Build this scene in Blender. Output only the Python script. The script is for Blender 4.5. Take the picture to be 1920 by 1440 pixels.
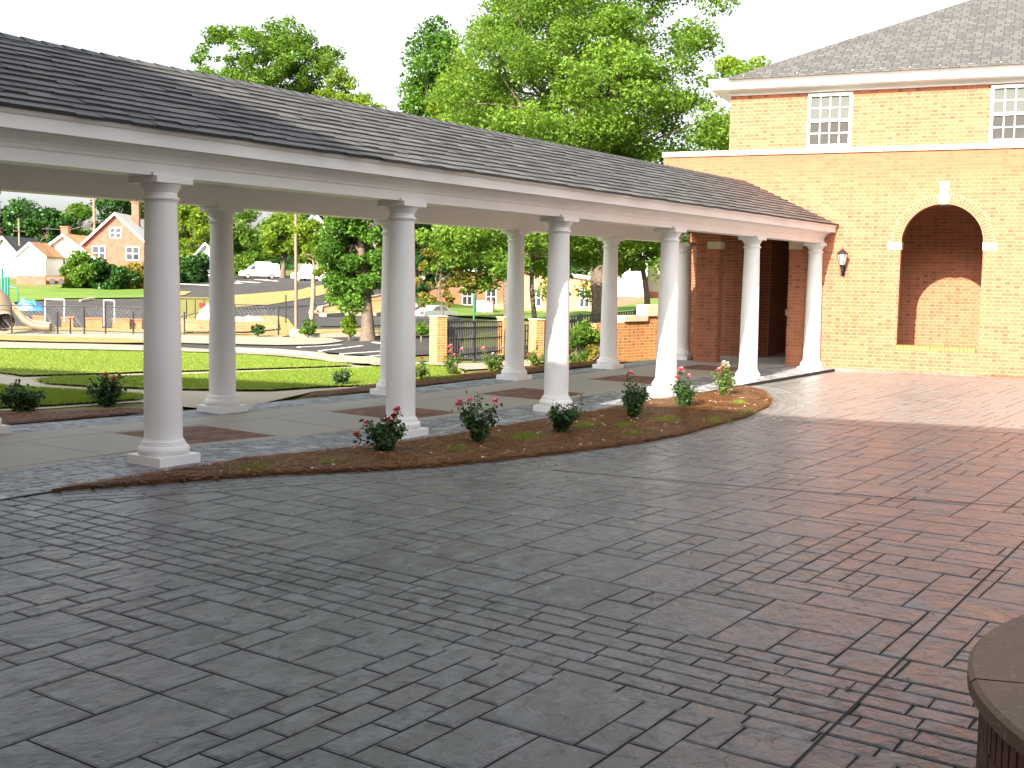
import bpy, bmesh, math, random
import numpy as np
from mathutils import Vector, Matrix, noise
rad = math.radians
for o in list(bpy.data.objects): bpy.data.objects.remove(o)
S = bpy.context.scene
COL = S.collection
random.seed(7); NR = np.random.default_rng(11)

# ------------------------------------------------------------------ camera
YAW, PITCH, ROLL, FPX, CAMH = rad(34.3066), rad(-5.1659), rad(.9483), 2170.66, 1.62
CF = Vector((math.cos(YAW)*math.cos(PITCH), math.sin(YAW)*math.cos(PITCH), math.sin(PITCH)))
CR0 = Vector((math.sin(YAW), -math.cos(YAW), 0)); CU0 = CR0.cross(CF)
CR = CR0*math.cos(ROLL)+CU0*math.sin(ROLL); CU = -CR0*math.sin(ROLL)+CU0*math.cos(ROLL)
CC = Vector((0, 0, CAMH))
cam = bpy.data.objects.new('camera', bpy.data.cameras.new('camera')); COL.objects.link(cam)
M = Matrix((CR, CU, -CF)).transposed().to_4x4(); M.translation = CC
cam.matrix_world = M
cam.data.sensor_width = 36; cam.data.lens = FPX/1920*36
cam.data.clip_start = .05; cam.data.clip_end = 2000
S.camera = cam
S.render.resolution_x, S.render.resolution_y = 1024, 768

# ------------------------------------------------------------------ world, sun, exposure
SAZ, SEL = rad(7.0), rad(30.0)           # the light travels towards +X, turned 7 degrees to +Y, 30 degrees down
w = bpy.data.worlds.new("World"); S.world = w; w.use_nodes = True
nt = w.node_tree
sky = nt.nodes.new('ShaderNodeTexSky'); sky.sky_type = 'NISHITA'; sky.sun_disc = False
sky.sun_elevation = SEL
sky.sun_rotation = math.atan2(-math.cos(SAZ), -math.sin(SAZ))  # sun stands towards -X
sky.air_density = 1.0; sky.dust_density = 4.0; sky.ozone_density = .6
bg = nt.nodes['Background']; bg.inputs['Strength'].default_value = .12
hs = nt.nodes.new('ShaderNodeHueSaturation'); hs.inputs['Saturation'].default_value = .28; hs.inputs['Value'].default_value = 1.0
nt.links.new(sky.outputs[0], hs.inputs['Color']); nt.links.new(hs.outputs[0], bg.inputs['Color'])
sd = bpy.data.lights.new('sun', 'SUN'); sun = bpy.data.objects.new('sun', sd); COL.objects.link(sun)
sd.energy = 5.0; sd.angle = rad(.5); sd.color = (1, .88, .74)
L = Vector((math.cos(SAZ)*math.cos(SEL), math.sin(SAZ)*math.cos(SEL), -math.sin(SEL)))
sun.rotation_euler = L.to_track_quat('-Z', 'Y').to_euler()
sun.location = (-10, -5, 30)
S.view_settings.view_transform = 'Standard'; S.view_settings.look = 'None'
S.view_settings.exposure = 1.8; S.view_settings.gamma = 1

# ------------------------------------------------------------------ helpers: tagging and meshes
def link(o, parent=None):
    COL.objects.link(o)
    if parent is not None: o.parent = parent
    return o
def tag(o, label=None, cat=None, group=None, kind=None):
    if label: o['label'] = label
    if cat: o['category'] = cat
    if group: o['group'] = group
    if kind: o['kind'] = kind
    return o
def empty(name, loc=(0, 0, 0), rz=0, label=None, cat=None, group=None):
    o = bpy.data.objects.new(name, None); link(o); o.location = loc; o.rotation_euler = (0, 0, rz)
    o.empty_display_size = .2
    return tag(o, label, cat, group)
def copy_tree(o, parent=None):
    c = o.copy(); COL.objects.link(c)
    if parent is not None: c.parent = parent
    for ch in [k for k in bpy.data.objects if k.parent == o]: copy_tree(ch, c)
    return c
class MB:
    def __init__(s): s.v = []; s.f = []; s.m = []; s.cur = 0
    def add(s, vs, fs):
        b = len(s.v); s.v += [tuple(p) for p in vs]; s.f += [tuple(i+b for i in f) for f in fs]; s.m += [s.cur]*len(fs)
        return s
    def box(s, x0, x1, y0, y1, z0, z1, mtx=None):
        vs = [Vector(p) for p in ((x0,y0,z0),(x1,y0,z0),(x1,y1,z0),(x0,y1,z0),(x0,y0,z1),(x1,y0,z1),(x1,y1,z1),(x0,y1,z1))]
        if mtx is not None: vs = [mtx @ p for p in vs]
        return s.add(vs, [(0,3,2,1),(4,5,6,7),(0,1,5,4),(1,2,6,5),(2,3,7,6),(3,0,4,7)])
    def lathe(s, prof, n=32, cx=0, cy=0, cap=True):
        b = len(s.v)
        for r, z in prof:
            for i in range(n):
                a = 2*math.pi*i/n; s.v.append((cx+r*math.cos(a), cy+r*math.sin(a), z))
        for k in range(len(prof)-1):
            for i in range(n):
                j = (i+1) % n; s.f.append((b+k*n+i, b+k*n+j, b+(k+1)*n+j, b+(k+1)*n+i)); s.m.append(s.cur)
        if cap:
            s.f.append(tuple(b+i for i in range(n))[::-1]); s.f.append(tuple(b+(len(prof)-1)*n+i for i in range(n))); s.m += [s.cur]*2
        return s
    def tube(s, pts, rs, n=8, cap=True):
        pts = [Vector(p) for p in pts]
        if not hasattr(rs, '__len__'): rs = [rs]*len(pts)
        b = len(s.v); up = None
        for k, p in enumerate(pts):
            t = (pts[min(k+1, len(pts)-1)]-pts[max(k-1, 0)])
            t = t.normalized() if t.length > 1e-9 else Vector((0, 0, 1))
            if up is None: up = Vector((0, 0, 1)) if abs(t.z) < .9 else Vector((1, 0, 0))
            a = t.cross(up)
            if a.length < 1e-6: a = t.orthogonal()
            a.normalize(); c = t.cross(a); up = -c if False else a.cross(t)
            for i in range(n):
                q = 2*math.pi*i/n; s.v.append(tuple(p+(a*math.cos(q)+c*math.sin(q))*rs[k]))
        for k in range(len(pts)-1):
            for i in range(n):
                j = (i+1) % n; s.f.append((b+k*n+i, b+k*n+j, b+(k+1)*n+j, b+(k+1)*n+i)); s.m.append(s.cur)
        if cap:
            s.f.append(tuple(b+i for i in range(n))[::-1]); s.f.append(tuple(b+(len(pts)-1)*n+i for i in range(n))); s.m += [s.cur]*2
        return s
    def prism(s, poly, axis, a, b2, mtx=None):
        """poly: list of 2D points; axis 0/1/2 = extrusion axis, from a to b2"""
        def P(p, t):
            q = {0: (t, p[0], p[1]), 1: (p[0], t, p[1]), 2: (p[0], p[1], t)}[axis]
            return mtx @ Vector(q) if mtx is not None else Vector(q)
        n = len(poly); vs = [P(p, a) for p in poly]+[P(p, b2) for p in poly]
        return s.add(vs, [tuple(range(n))[::-1], tuple(range(n, 2*n))]+[(i, (i+1) % n, n+(i+1) % n, n+i) for i in range(n)])
    def build(s, name, mats, parent=None, smooth=None, bevel=None, recalc=True, loc=None):
        me = bpy.data.meshes.new(name); me.from_pydata(s.v, [], s.f); me.update()
        if not isinstance(mats, (list, tuple)): mats = [mats]
        for m in mats: me.materials.append(m)
        if len(mats) > 1:
            me.polygons.foreach_set('material_index', s.m)
        if recalc:
            bm = bmesh.new(); bm.from_mesh(me); bmesh.ops.recalc_face_normals(bm, faces=bm.faces); bm.to_mesh(me); bm.free()
        o = bpy.data.objects.new(name, me); link(o, parent)
        if loc is not None: o.location = loc
        if smooth is not None:
            me.polygons.foreach_set('use_smooth', [True]*len(me.polygons)); me.set_sharp_from_angle(angle=rad(smooth))
        if bevel:
            b = o.modifiers.new('bevel', 'BEVEL'); b.width = bevel; b.segments = 2; b.limit_method = 'ANGLE'; b.angle_limit = rad(40)
        return o
def fastmesh(name, V, F, mats, parent=None, tint=None, k=4):
    """V (n,3) float array, F (m,k) int array"""
    me = bpy.data.meshes.new(name); n, m = len(V), len(F)
    me.vertices.add(n); me.vertices.foreach_set('co', np.asarray(V, np.float32).ravel())
    me.loops.add(m*k); me.loops.foreach_set('vertex_index', np.asarray(F, np.int32).ravel())
    me.polygons.add(m); me.polygons.foreach_set('loop_start', np.arange(0, m*k, k, dtype=np.int32))
    try: me.polygons.foreach_set('loop_total', np.full(m, k, np.int32))
    except Exception: pass
    if tint is not None:
        at = me.attributes.new('tint', 'FLOAT', 'POINT'); at.data.foreach_set('value', np.asarray(tint, np.float32))
    me.update(calc_edges=True); me.validate()
    for q in (mats if isinstance(mats, (list, tuple)) else [mats]): me.materials.append(q)
    o = bpy.data.objects.new(name, me); link(o, parent); return o

# ------------------------------------------------------------------ helpers: materials
class NT:
    def __init__(s, name):
        s.m = bpy.data.materials.new(name); s.m.use_nodes = True; s.t = s.m.node_tree
        s.b = s.t.nodes['Principled BSDF']
    def n(s, t, **kw):
        o = s.t.nodes.new(t)
        for k, v in kw.items(): setattr(o, k, v)
        return o
    def l(s, a, b): s.t.links.new(a, b)
    def put(s, inp, v):
        if isinstance(v, bpy.types.NodeSocket): s.l(v, inp)
        else: inp.default_value = v
    def math(s, op, a, b=None, c=None):
        o = s.n('ShaderNodeMath', operation=op); s.put(o.inputs[0], a)
        if b is not None: s.put(o.inputs[1], b)
        if c is not None: s.put(o.inputs[2], c)
        return o.outputs[0]
    def mix(s, f, a, b, mode='MIX'):
        o = s.n('ShaderNodeMix', data_type='RGBA', blend_type=mode)
        s.put(o.inputs['Factor'], f)
        for i, v in ((6, a), (7, b)):
            s.put(o.inputs[i], v if isinstance(v, bpy.types.NodeSocket) else tuple(v)+((1,) if len(v) == 3 else ()))
        return o.outputs[2]
    def obj(s): return s.n('ShaderNodeTexCoord').outputs['Object']
    def pos(s): return s.n('ShaderNodeNewGeometry').outputs['Position']
    def noise(s, vec, scale, detail=4, rough=.55, dist=0):
        o = s.n('ShaderNodeTexNoise'); s.l(vec, o.inputs['Vector'])
        o.inputs['Scale'].default_value = scale; o.inputs['Detail'].default_value = detail
        o.inputs['Roughness'].default_value = rough; o.inputs['Distortion'].default_value = dist
        return o.outputs[0]
    def map(s, vec, scale=(1, 1, 1), rot=(0, 0, 0), loc=(0, 0, 0)):
        o = s.n('ShaderNodeMapping'); s.l(vec, o.inputs[0]); o.inputs['Scale'].default_value = scale
        o.inputs['Rotation'].default_value = rot; o.inputs['Location'].default_value = loc; return o.outputs[0]
    def ramp(s, f, stops):
        o = s.n('ShaderNodeValToRGB'); s.l(f, o.inputs[0]); e = o.color_ramp.elements
        while len(e) < len(stops): e.new(.5)
        for i, (p, c) in enumerate(stops): e[i].position = p; e[i].color = (*c, 1) if hasattr(c, '__len__') else (c, c, c, 1)
        return o.outputs[0]
    def bump(s, h, strength=.3, dist=.01):
        o = s.n('ShaderNodeBump'); s.l(h, o.inputs['Height']); o.inputs['Strength'].default_value = strength
        o.inputs['Distance'].default_value = dist; s.l(o.outputs[0], s.b.inputs['Normal']); return o
    def col(s, v): s.put(s.b.inputs['Base Color'], v if isinstance(v, bpy.types.NodeSocket) else tuple(v)+(1,))
    def rough(s, v): s.put(s.b.inputs['Roughness'], v)
    def attr(s, name): return s.n('ShaderNodeAttribute', attribute_name=name).outputs['Fac']
def plain(name, c, rough=.6, var=.15, scale=6, metal=0, bump=0, bscale=60, spec=None):
    t = NT(name); ob = t.obj(); f = t.noise(ob, scale, 5)
    t.col(t.mix(t.ramp(f, [(.3, 0.), (.7, 1.)]), [x*(1-var) for x in c], [min(1, x*(1+var)) for x in c])); t.rough(rough)
    t.b.inputs['Metallic'].default_value = metal
    if spec is not None: t.b.inputs['Specular IOR Level'].default_value = spec
    if bump: t.bump(t.noise(ob, bscale, 4), bump, .005)
    return t.m
def brickmat(name, c1=(.35, .118, .062), c2=(.24, .074, .040), mortar=(.33, .215, .13), dark=(.06, .028, .022), weather=None, bump=.6):
    """Flemish bond: in each course long bricks alternate with short ones"""
    t = NT(name); tc = t.n('ShaderNodeTexCoord'); sx = t.n('ShaderNodeSeparateXYZ'); t.l(tc.outputs['Object'], sx.inputs[0])
    sn = t.n('ShaderNodeSeparateXYZ'); t.l(tc.outputs['Normal'], sn.inputs[0])
    side = t.math('GREATER_THAN', t.math('ABSOLUTE', sn.outputs[0]), .6)
    u = t.math('ADD', t.math('MULTIPLY', sx.outputs[0], t.math('SUBTRACT', 1., side)), t.math('MULTIPLY', sx.outputs[1], side))
    v = sx.outputs[2]
    wob = t.math('MULTIPLY', t.math('SUBTRACT', t.noise(tc.outputs['Object'], 9, 2), .5), .008)
    rowf = t.math('DIVIDE', t.math('ADD', t.math('ADD', v, 20.), wob), .0677)
    row = t.math('FLOOR', rowf); rf = t.math('FRACT', rowf)
    uu = t.math('ADD', t.math('DIVIDE', t.math('ADD', u, 40.), .315), t.math('MULTIPLY', row, .5))
    ui = t.math('FLOOR', uu); uf = t.math('FRACT', uu)
    head = t.math('LESS_THAN', uf, .345)
    # distance to joints
    jv = t.math('MULTIPLY', t.math('MINIMUM', rf, t.math('SUBTRACT', 1., rf)), .0677)
    j1 = t.math('MINIMUM', uf, t.math('SUBTRACT', 1., uf)); j2 = t.math('ABSOLUTE', t.math('SUBTRACT', uf, .345))
    ju = t.math('MULTIPLY', t.math('MINIMUM', j1, j2), .315)
    d = t.math('MINIMUM', jv, ju)
    o = t.n('ShaderNodeMapRange'); t.l(d, o.inputs[0]); o.inputs[1].default_value = .0045; o.inputs[2].default_value = .0075
    isb = o.outputs[0]
    cv = t.n('ShaderNodeCombineXYZ'); t.l(t.math('ADD', t.math('MULTIPLY', ui, 2.), head), cv.inputs[0]); t.l(row, cv.inputs[1])
    wn = t.n('ShaderNodeTexWhiteNoise'); t.l(cv.outputs[0], wn.inputs['Vector'])
    c = t.mix(wn.outputs[0], c1, c2)
    hd = t.math('MULTIPLY', head, t.math('GREATER_THAN', t.n('ShaderNodeTexWhiteNoise').outputs[0], 2.))
    wn2 = t.n('ShaderNodeTexWhiteNoise'); cv2 = t.n('ShaderNodeCombineXYZ'); t.l(row, cv2.inputs[0]); t.l(ui, cv2.inputs[1]); t.l(cv2.outputs[0], wn2.inputs['Vector'])
    dk = t.math('MULTIPLY', t.math('ADD', t.math('MULTIPLY', head, .55), .06), t.math('GREATER_THAN', wn2.outputs[0], .72))
    c = t.mix(dk, c, dark)
    c = t.mix(t.math('MULTIPLY', t.noise(tc.outputs['Object'], 45, 4), .35), c, [min(1, x*1.7) for x in c1])
    mo = mortar
    if weather:
        z0, z1 = weather
        r = t.n('ShaderNodeMapRange'); t.l(t.math('ADD', v, t.math('MULTIPLY', t.math('SUBTRACT', t.noise(t.map(tc.outputs['Object'], (.5, .5, 2)), 1.3, 4), .5), .8)), r.inputs[0])
        r.inputs[1].default_value = z0; r.inputs[2].default_value = z1
        mo = t.mix(t.math('MULTIPLY', r.outputs[0], .95), mortar, (.33, .125, .07))
        c = t.mix(t.math('MULTIPLY', r.outputs[0], .6), c, (.34, .105, .055))
        strk = t.math('GREATER_THAN', t.noise(t.map(tc.outputs['Object'], (7, 7, 1.6)), 1.5, 5, .7), .60)
        r2 = t.n('ShaderNodeMapRange'); t.l(v, r2.inputs[0]); r2.inputs[1].default_value = z1; r2.inputs[2].default_value = z1+.28
        c = t.mix(t.math('MULTIPLY', t.math('MULTIPLY', strk, r2.outputs[0]), .8), c, (.07, .04, .03))
    full = t.mix(isb, mo, c)
    t.col(full); t.rough(.85); t.b.inputs['Specular IOR Level'].default_value = .25
    h = t.math('ADD', isb, t.math('MULTIPLY', t.noise(tc.outputs['Object'], 90, 3), .3)); t.bump(h, bump, .006)
    return t.m
def leafmat(name, dark, light, trans=.35, rough=.55):
    t = NT(name); at = t.attr('tint'); c = t.mix(at, dark, light)
    t.col(c); t.rough(rough); t.b.inputs['Specular IOR Level'].default_value = .25
    tr = t.n('ShaderNodeBsdfTranslucent'); t.l(t.mix(.5, c, [min(1, light[0]*1.4), min(1, light[1]*1.25), light[2]*.6]), tr.inputs['Color'])
    ms = t.n('ShaderNodeMixShader'); ms.inputs[0].default_value = trans
    t.l(t.b.outputs[0], ms.inputs[1]); t.l(tr.outputs[0], ms.inputs[2])
    t.l(ms.outputs[0], t.t.nodes['Material Output'].inputs['Surface']); return t.m

WHITE = plain('white_paint', (.79, .79, .78), .42, .05, 1.6)
COPING = plain('limestone', (.36, .30, .22), .8, .18, 5, bump=.3)
CREAM = plain('cream_stone', (.58, .50, .36), .75, .08, 5, bump=.2)
BRICK = brickmat('brick', weather=(3.2, 3.95))
BRICK2 = brickmat('brick_plain')
BRICK_SHADE = brickmat('brick_arcade_shaded', c1=(.26, .082, .042), c2=(.17, .050, .027), mortar=(.29, .20, .125))  # same brick darkened: the arcade's shade is put into its colours
BRICKR = plain('arch_brick', (.27, .10, .05), .85, .55, 22, bump=.3)
MORTAR = plain('mortar', (.33, .22, .13), .9, .1, 20)
CONC = plain('concrete', (.36, .355, .32), .8, .12, 3, bump=.15)
CONCL = plain('pale_concrete', (.24, .215, .165), .85, .1, 1.2, bump=.1)
BLACK = plain('black_iron', (.012, .012, .014), .4, .2, 10)
DARK = plain('dark_rubber', (.02, .02, .02), .6, .2, 10)
GREYM = plain('grey_metal', (.35, .35, .36), .4, .1, 8, metal=.6)
BARK = plain('bark', (.10, .075, .055), .9, .45, 9, bump=.8, bscale=25)
BARKL = plain('pale_bark', (.20, .155, .11), .9, .35, 6, bump=.6, bscale=20)
def glassmat(name, c=(.03, .035, .045)):
    t = NT(name); t.col(c); t.rough(.06); t.b.inputs['Specular IOR Level'].default_value = .8; return t.m
GLASS = glassmat('window_glass')

# ------------------------------------------------------------------ terrain
def ray(u, v): return CF+CR*((u-960)/FPX)-CU*((v-720)/FPX)
def at(u, v, D): return CC+ray(u, v)*D                   # the point that lies D metres ahead of the camera
SX = [3.0, 6.35, 9.46, 12.57, 15.67, 18.78, 21.9, 26]
SF = [.03, .03, -.055, -.060, -.03, -.01, .0, 0]
SB = [.03, .03, -.015, -.033, -.015, .0, .02, .02]
def sm(a, b, x):
    t = min(1, max(0, (x-a)/(b-a))); return t*t*(3-2*t)
def itp(xs, ys, x):
    for i in range(len(xs)-1):
        if x <= xs[i+1] or i == len(xs)-2:
            t = min(1, max(0, (x-xs[i])/(xs[i+1]-xs[i]))); t = t*t*(3-2*t); return ys[i]*(1-t)+ys[i+1]*t
def zg(x, y):                                           # the gentle fall of the walkway
    f, b = itp(SX, SF, x), itp(SX, SB, x); t = min(1, max(0, (y-7.885)/2.77))
    return f*(1-t)+b*t
def zc(x, y):                                           # the courtyard, one shallow step down at its far end
    return zg(x, min(y, 7.8))*sm(0, 5, y)-.012-.045*sm(13.5, 17, x)
W1 = [(x, 11.3, zg(x, 11)-.03) for x in range(4, 21, 2)]
W1 += [(x, 12.4, -.05) for x in range(2, 21, 3)]
TP = [(100,733,16),(0,705,18.5),(180,700,20),(400,718,18.3),(0,658,32),(300,662,31),(520,668,30.5),(680,687,27.5),(820,692,30),
 (1000,680,28),(1100,690,24),(1220,676,25.3),(380,650,37),(600,645,46),(720,640,46),(810,640,47),(0,630,50),(250,630,50),(522,632,50),
 (150,585,85),(450,585,80),(620,590,80),(700,600,85),(820,604,100),(100,560,100),(50,527,130),(170,540,120),(450,524,140),
 (640,526,130),(600,537,115),(340,542,120),(900,590,110),(900,572,125),(1180,580,90),(1230,560,90),
 (0,505,250),(500,503,260),(1000,510,260),(1400,515,250)]
TW = W1+[tuple(at(*p)) for p in TP]+[(-60,-60,-.4),(-60,60,-.4),(60,-60,-.4),(30,-5,-.3),(20,-30,-.4),(140,-60,0),(-20,20,-.1),(-40,0,-.3),(0,-20,-.3),(0,5,-.2)]
TW = np.array(TW, float); _P = TW[:, :2]/50
def _k(r2): return np.where(r2 > 0, .5*r2*np.log(r2+1e-12), 0)
_n = len(_P); _K = _k(((_P[:, None]-_P[None])**2).sum(-1))+np.eye(_n)*2e-4
_A = np.zeros((_n+3, _n+3)); _A[:_n, :_n] = _K; _A[:_n, _n] = 1; _A[:_n, _n+1:] = _P; _A[_n, :_n] = 1; _A[_n+1:, :_n] = _P.T
TPC = np.linalg.solve(_A, np.r_[TW[:, 2], 0, 0, 0])
def T(x, y):
    p = np.array([x, y])/50; r2 = ((_P-p)**2).sum(1)
    return float(_k(r2)@TPC[:_n]+TPC[_n]+p@TPC[_n+1:])
def hit(u, v, dz=0):
    d = ray(u, v); t = 5.
    for i in range(3000):
        p = CC+d*t
        if p.z <= T(p.x, p.y)+dz: break
        t *= 1.004
    return CC+d*t
def near_hit(u, v, f=zg):
    d = ray(u, v); z = 0
    for _ in range(8):
        t = (z-CC.z)/d.z; p = CC+d*t; z = f(p.x, p.y)
    return CC+d*t
def refine(bm, L):
    for _ in range(9):
        es = [e for e in bm.edges if e.calc_length() > L]
        if not es: break
        bmesh.ops.subdivide_edges(bm, edges=es, cuts=1); bmesh.ops.triangulate(bm, faces=bm.faces)
def sheet(name, poly, off, mat, L=1.5, zf=None, thick=0, rough=0):
    zf = zf or T
    bm = bmesh.new(); vs = [bm.verts.new((p[0], p[1], 0)) for p in poly]; bm.faces.new(vs)
    bmesh.ops.triangulate(bm, faces=bm.faces); refine(bm, L)
    bd = set(v for e in bm.edges if e.is_boundary for v in e.verts)
    for v in bm.verts:
        x, y = v.co.x, v.co.y
        v.co.z = zf(x, y)+off+(rough*noise.noise(Vector((x*3, y*3, 0)))*(0 if v in bd else 1) if rough else 0)
    if thick:
        ed = [e for e in bm.edges if e.is_boundary]
        r = bmesh.ops.extrude_edge_only(bm, edges=ed)
        for v in r['geom']:
            if isinstance(v, bmesh.types.BMVert): v.co.z -= thick
    bmesh.ops.recalc_face_normals(bm, faces=bm.faces)
    if sum(f.normal.z for f in bm.faces) < 0: bmesh.ops.reverse_faces(bm, faces=bm.faces)
    me = bpy.data.meshes.new(name); bm.to_mesh(me); bm.free(); me.materials.append(mat)
    return link(bpy.data.objects.new(name, me))
def psheet(name, pix, off, mat, **k):
    o = sheet(name, [hit(*p) for p in pix], off, mat, **k); return tag(o, kind='structure')
def ribbon(name, pts, wd, off, h, mat, zf=None):
    """a kerb or a painted line: a strip with a square section along pts (world xy)"""
    zf = zf or T; P = []
    pts = [Vector((p[0], p[1])) for p in pts]
    for a, b in zip(pts, pts[1:]):
        k = max(1, int((b-a).length/1.5)); P += [a.lerp(b, i/k) for i in range(k)]
    P.append(pts[-1]); m = MB(); vs = []; n = len(P)
    for i, p in enumerate(P):
        t = (P[min(i+1, n-1)]-P[max(i-1, 0)]).normalized(); s = Vector((-t.y, t.x))*wd/2; z = zf(p.x, p.y)+off
        vs += [(p.x-s.x, p.y-s.y, z-.03), (p.x-s.x, p.y-s.y, z+h), (p.x+s.x, p.y+s.y, z+h), (p.x+s.x, p.y+s.y, z-.03)]
    fs = []
    for i in range(n-1):
        for k in range(3): fs.append((i*4+k, i*4+k+1, i*4+k+5, i*4+k+4))
    fs += [(0, 1, 2, 3), ((n-1)*4+3, (n-1)*4+2, (n-1)*4+1, (n-1)*4)]
    m.add(vs, fs); return tag(m.build(name, mat), kind='structure')
def inpoly(x, y, poly):
    c = np.zeros(len(x), bool); n = len(poly)
    for i in range(n):
        x0, y0 = poly[i][0], poly[i][1]; x1, y1 = poly[(i+1) % n][0], poly[(i+1) % n][1]
        m = ((y0 > y) != (y1 > y)); xx = (x1-x0)*(y-y0)/((y1-y0) if y1 != y0 else 1e-9)+x0
        c ^= m & (x < xx)
    return c
def scatter(poly, n, zf):
    """n random points inside a polygon"""
    P = np.array([(p[0], p[1]) for p in poly]); lo, hi = P.min(0), P.max(0); out = []
    q = NR.uniform(lo, hi, (n*4, 2)); q = q[inpoly(q[:, 0], q[:, 1], poly)][:n]
    # heights from a coarse lattice
    gx = np.linspace(lo[0], hi[0], 24); gy = np.linspace(lo[1], hi[1], 24)
    G = np.array([[zf(a, b) for b in gy] for a in gx])
    fx = (q[:, 0]-lo[0])/(hi[0]-lo[0]+1e-9)*23; fy = (q[:, 1]-lo[1])/(hi[1]-lo[1]+1e-9)*23
    i = np.clip(fx.astype(int), 0, 22); j = np.clip(fy.astype(int), 0, 22); a = fx-i; b = fy-j
    z = G[i, j]*(1-a)*(1-b)+G[i+1, j]*a*(1-b)+G[i, j+1]*(1-a)*b+G[i+1, j+1]*a*b
    return np.c_[q, z]
def blades(name, P, h, wd, mat, lean=.5, parent=None):
    n = len(P); a = NR.uniform(0, 2*np.pi, n); hh = h*NR.uniform(.5, 1.15, n); ww = wd*NR.uniform(.6, 1.2, n)
    dx, dy = np.cos(a), np.sin(a); b = NR.uniform(0, 2*np.pi, n); le = hh*lean*NR.uniform(0, 1, n)
    V = np.zeros((n, 3, 3)); V[:, 0] = P; V[:, 1] = P
    V[:, 0, 0] -= dx*ww/2; V[:, 0, 1] -= dy*ww/2; V[:, 1, 0] += dx*ww/2; V[:, 1, 1] += dy*ww/2
    V[:, 2] = P; V[:, 2, 0] += np.cos(b)*le; V[:, 2, 1] += np.sin(b)*le; V[:, 2, 2] += hh
    F = np.arange(n*3).reshape(n, 3); t = np.repeat(NR.uniform(0, 1, n), 3)
    return fastmesh(name, V.reshape(-1, 3), F, mat, parent, t, 3)

# ground materials
def groundmat(name, a, b, sc=.6, fine=12, rough=.95, bump=.4, c=None):
    t = NT(name); p = t.pos(); f = t.mix(t.ramp(t.noise(p, sc, 6, .6), [(.35, 0.), (.65, 1.)]), a, b)
    f = t.mix(t.math('MULTIPLY', t.noise(p, fine, 4, .7), .5), f, [x*.55 for x in a])
    if c: f = t.mix(t.ramp(t.noise(p, sc*2.3, 5), [(.55, 0.), (.68, 1.)]), f, c)
    t.col(f); t.rough(rough); t.b.inputs['Specular IOR Level'].default_value = .15
    t.bump(t.noise(p, fine*3, 4), bump, .02); return t.m
MGRASS = groundmat('lawn_soil', (.15, .21, .035), (.21, .25, .05), 1.2, 30, c=(.32, .27, .10))
MSTRAW = groundmat('straw_ground', (.29, .215, .09), (.25, .20, .075), .8, 14, c=(.30, .29, .08))
MFIELD = groundmat('field_grass', (.09, .16, .025), (.14, .22, .035), .15, 3)
MHILL = groundmat('rough_ground', (.16, .17, .05), (.10, .13, .035), .08, 1.5)
MCLAY = groundmat('red_clay', (.42, .17, .07), (.50, .26, .12), .5, 8)
MASPH = groundmat('asphalt', (.048, .047, .048), (.068, .064, .062), .3, 40, .85, .2)
MPATH = groundmat('path_concrete', (.40, .36, .28), (.46, .42, .33), .5, 20, .9, .1)
MMULCH = groundmat('pine_straw', (.12, .055, .027), (.25, .125, .058), 5, 45, bump=1, c=(.10, .045, .02))
MGR = leafmat('grass_blade', (.075, .155, .016), (.24, .33, .045), .35)
MNEED = leafmat('pine_needle', (.07, .025, .01), (.40, .21, .085), .1)
MPAINT = plain('road_paint', (.75, .74, .70), .7, .1)

# the ground itself, one sheet out to the horizon
def ground():
    xs = np.unique(np.r_[np.arange(-400, -40, 40), np.arange(-40, 0, 8), np.arange(0, 60, 1.), np.arange(60, 150, 3.), np.arange(150, 600, 30)])
    ys = np.unique(np.r_[np.arange(-400, -40, 40), np.arange(-40, 0, 8), np.arange(0, 60, 1.), np.arange(60, 150, 3.), np.arange(150, 600, 30)])
    V = []
    for x in xs:
        for y in ys:
            r = math.hypot(x-40, y-40); z = T(x, y) if r < 260 else T(40+(x-40)*260/r, 40+(y-40)*260/r)
            if y < 11.0 and x < 40: z = min(z, -.02)-.3*sm(40, 30, x)
            elif y < 12.0 and x < 28: z -= .06
            V.append((x, y, z))
    ny = len(ys); F = [(i*ny+j, (i+1)*ny+j, (i+1)*ny+j+1, i*ny+j+1) for i in range(len(xs)-1) for j in range(ny-1)]
    o = fastmesh('ground', np.array(V), np.array(F), MHILL); tag(o, kind='structure')
    o.data.polygons.foreach_set('use_smooth', [True]*len(o.data.polygons))
ground()

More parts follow.
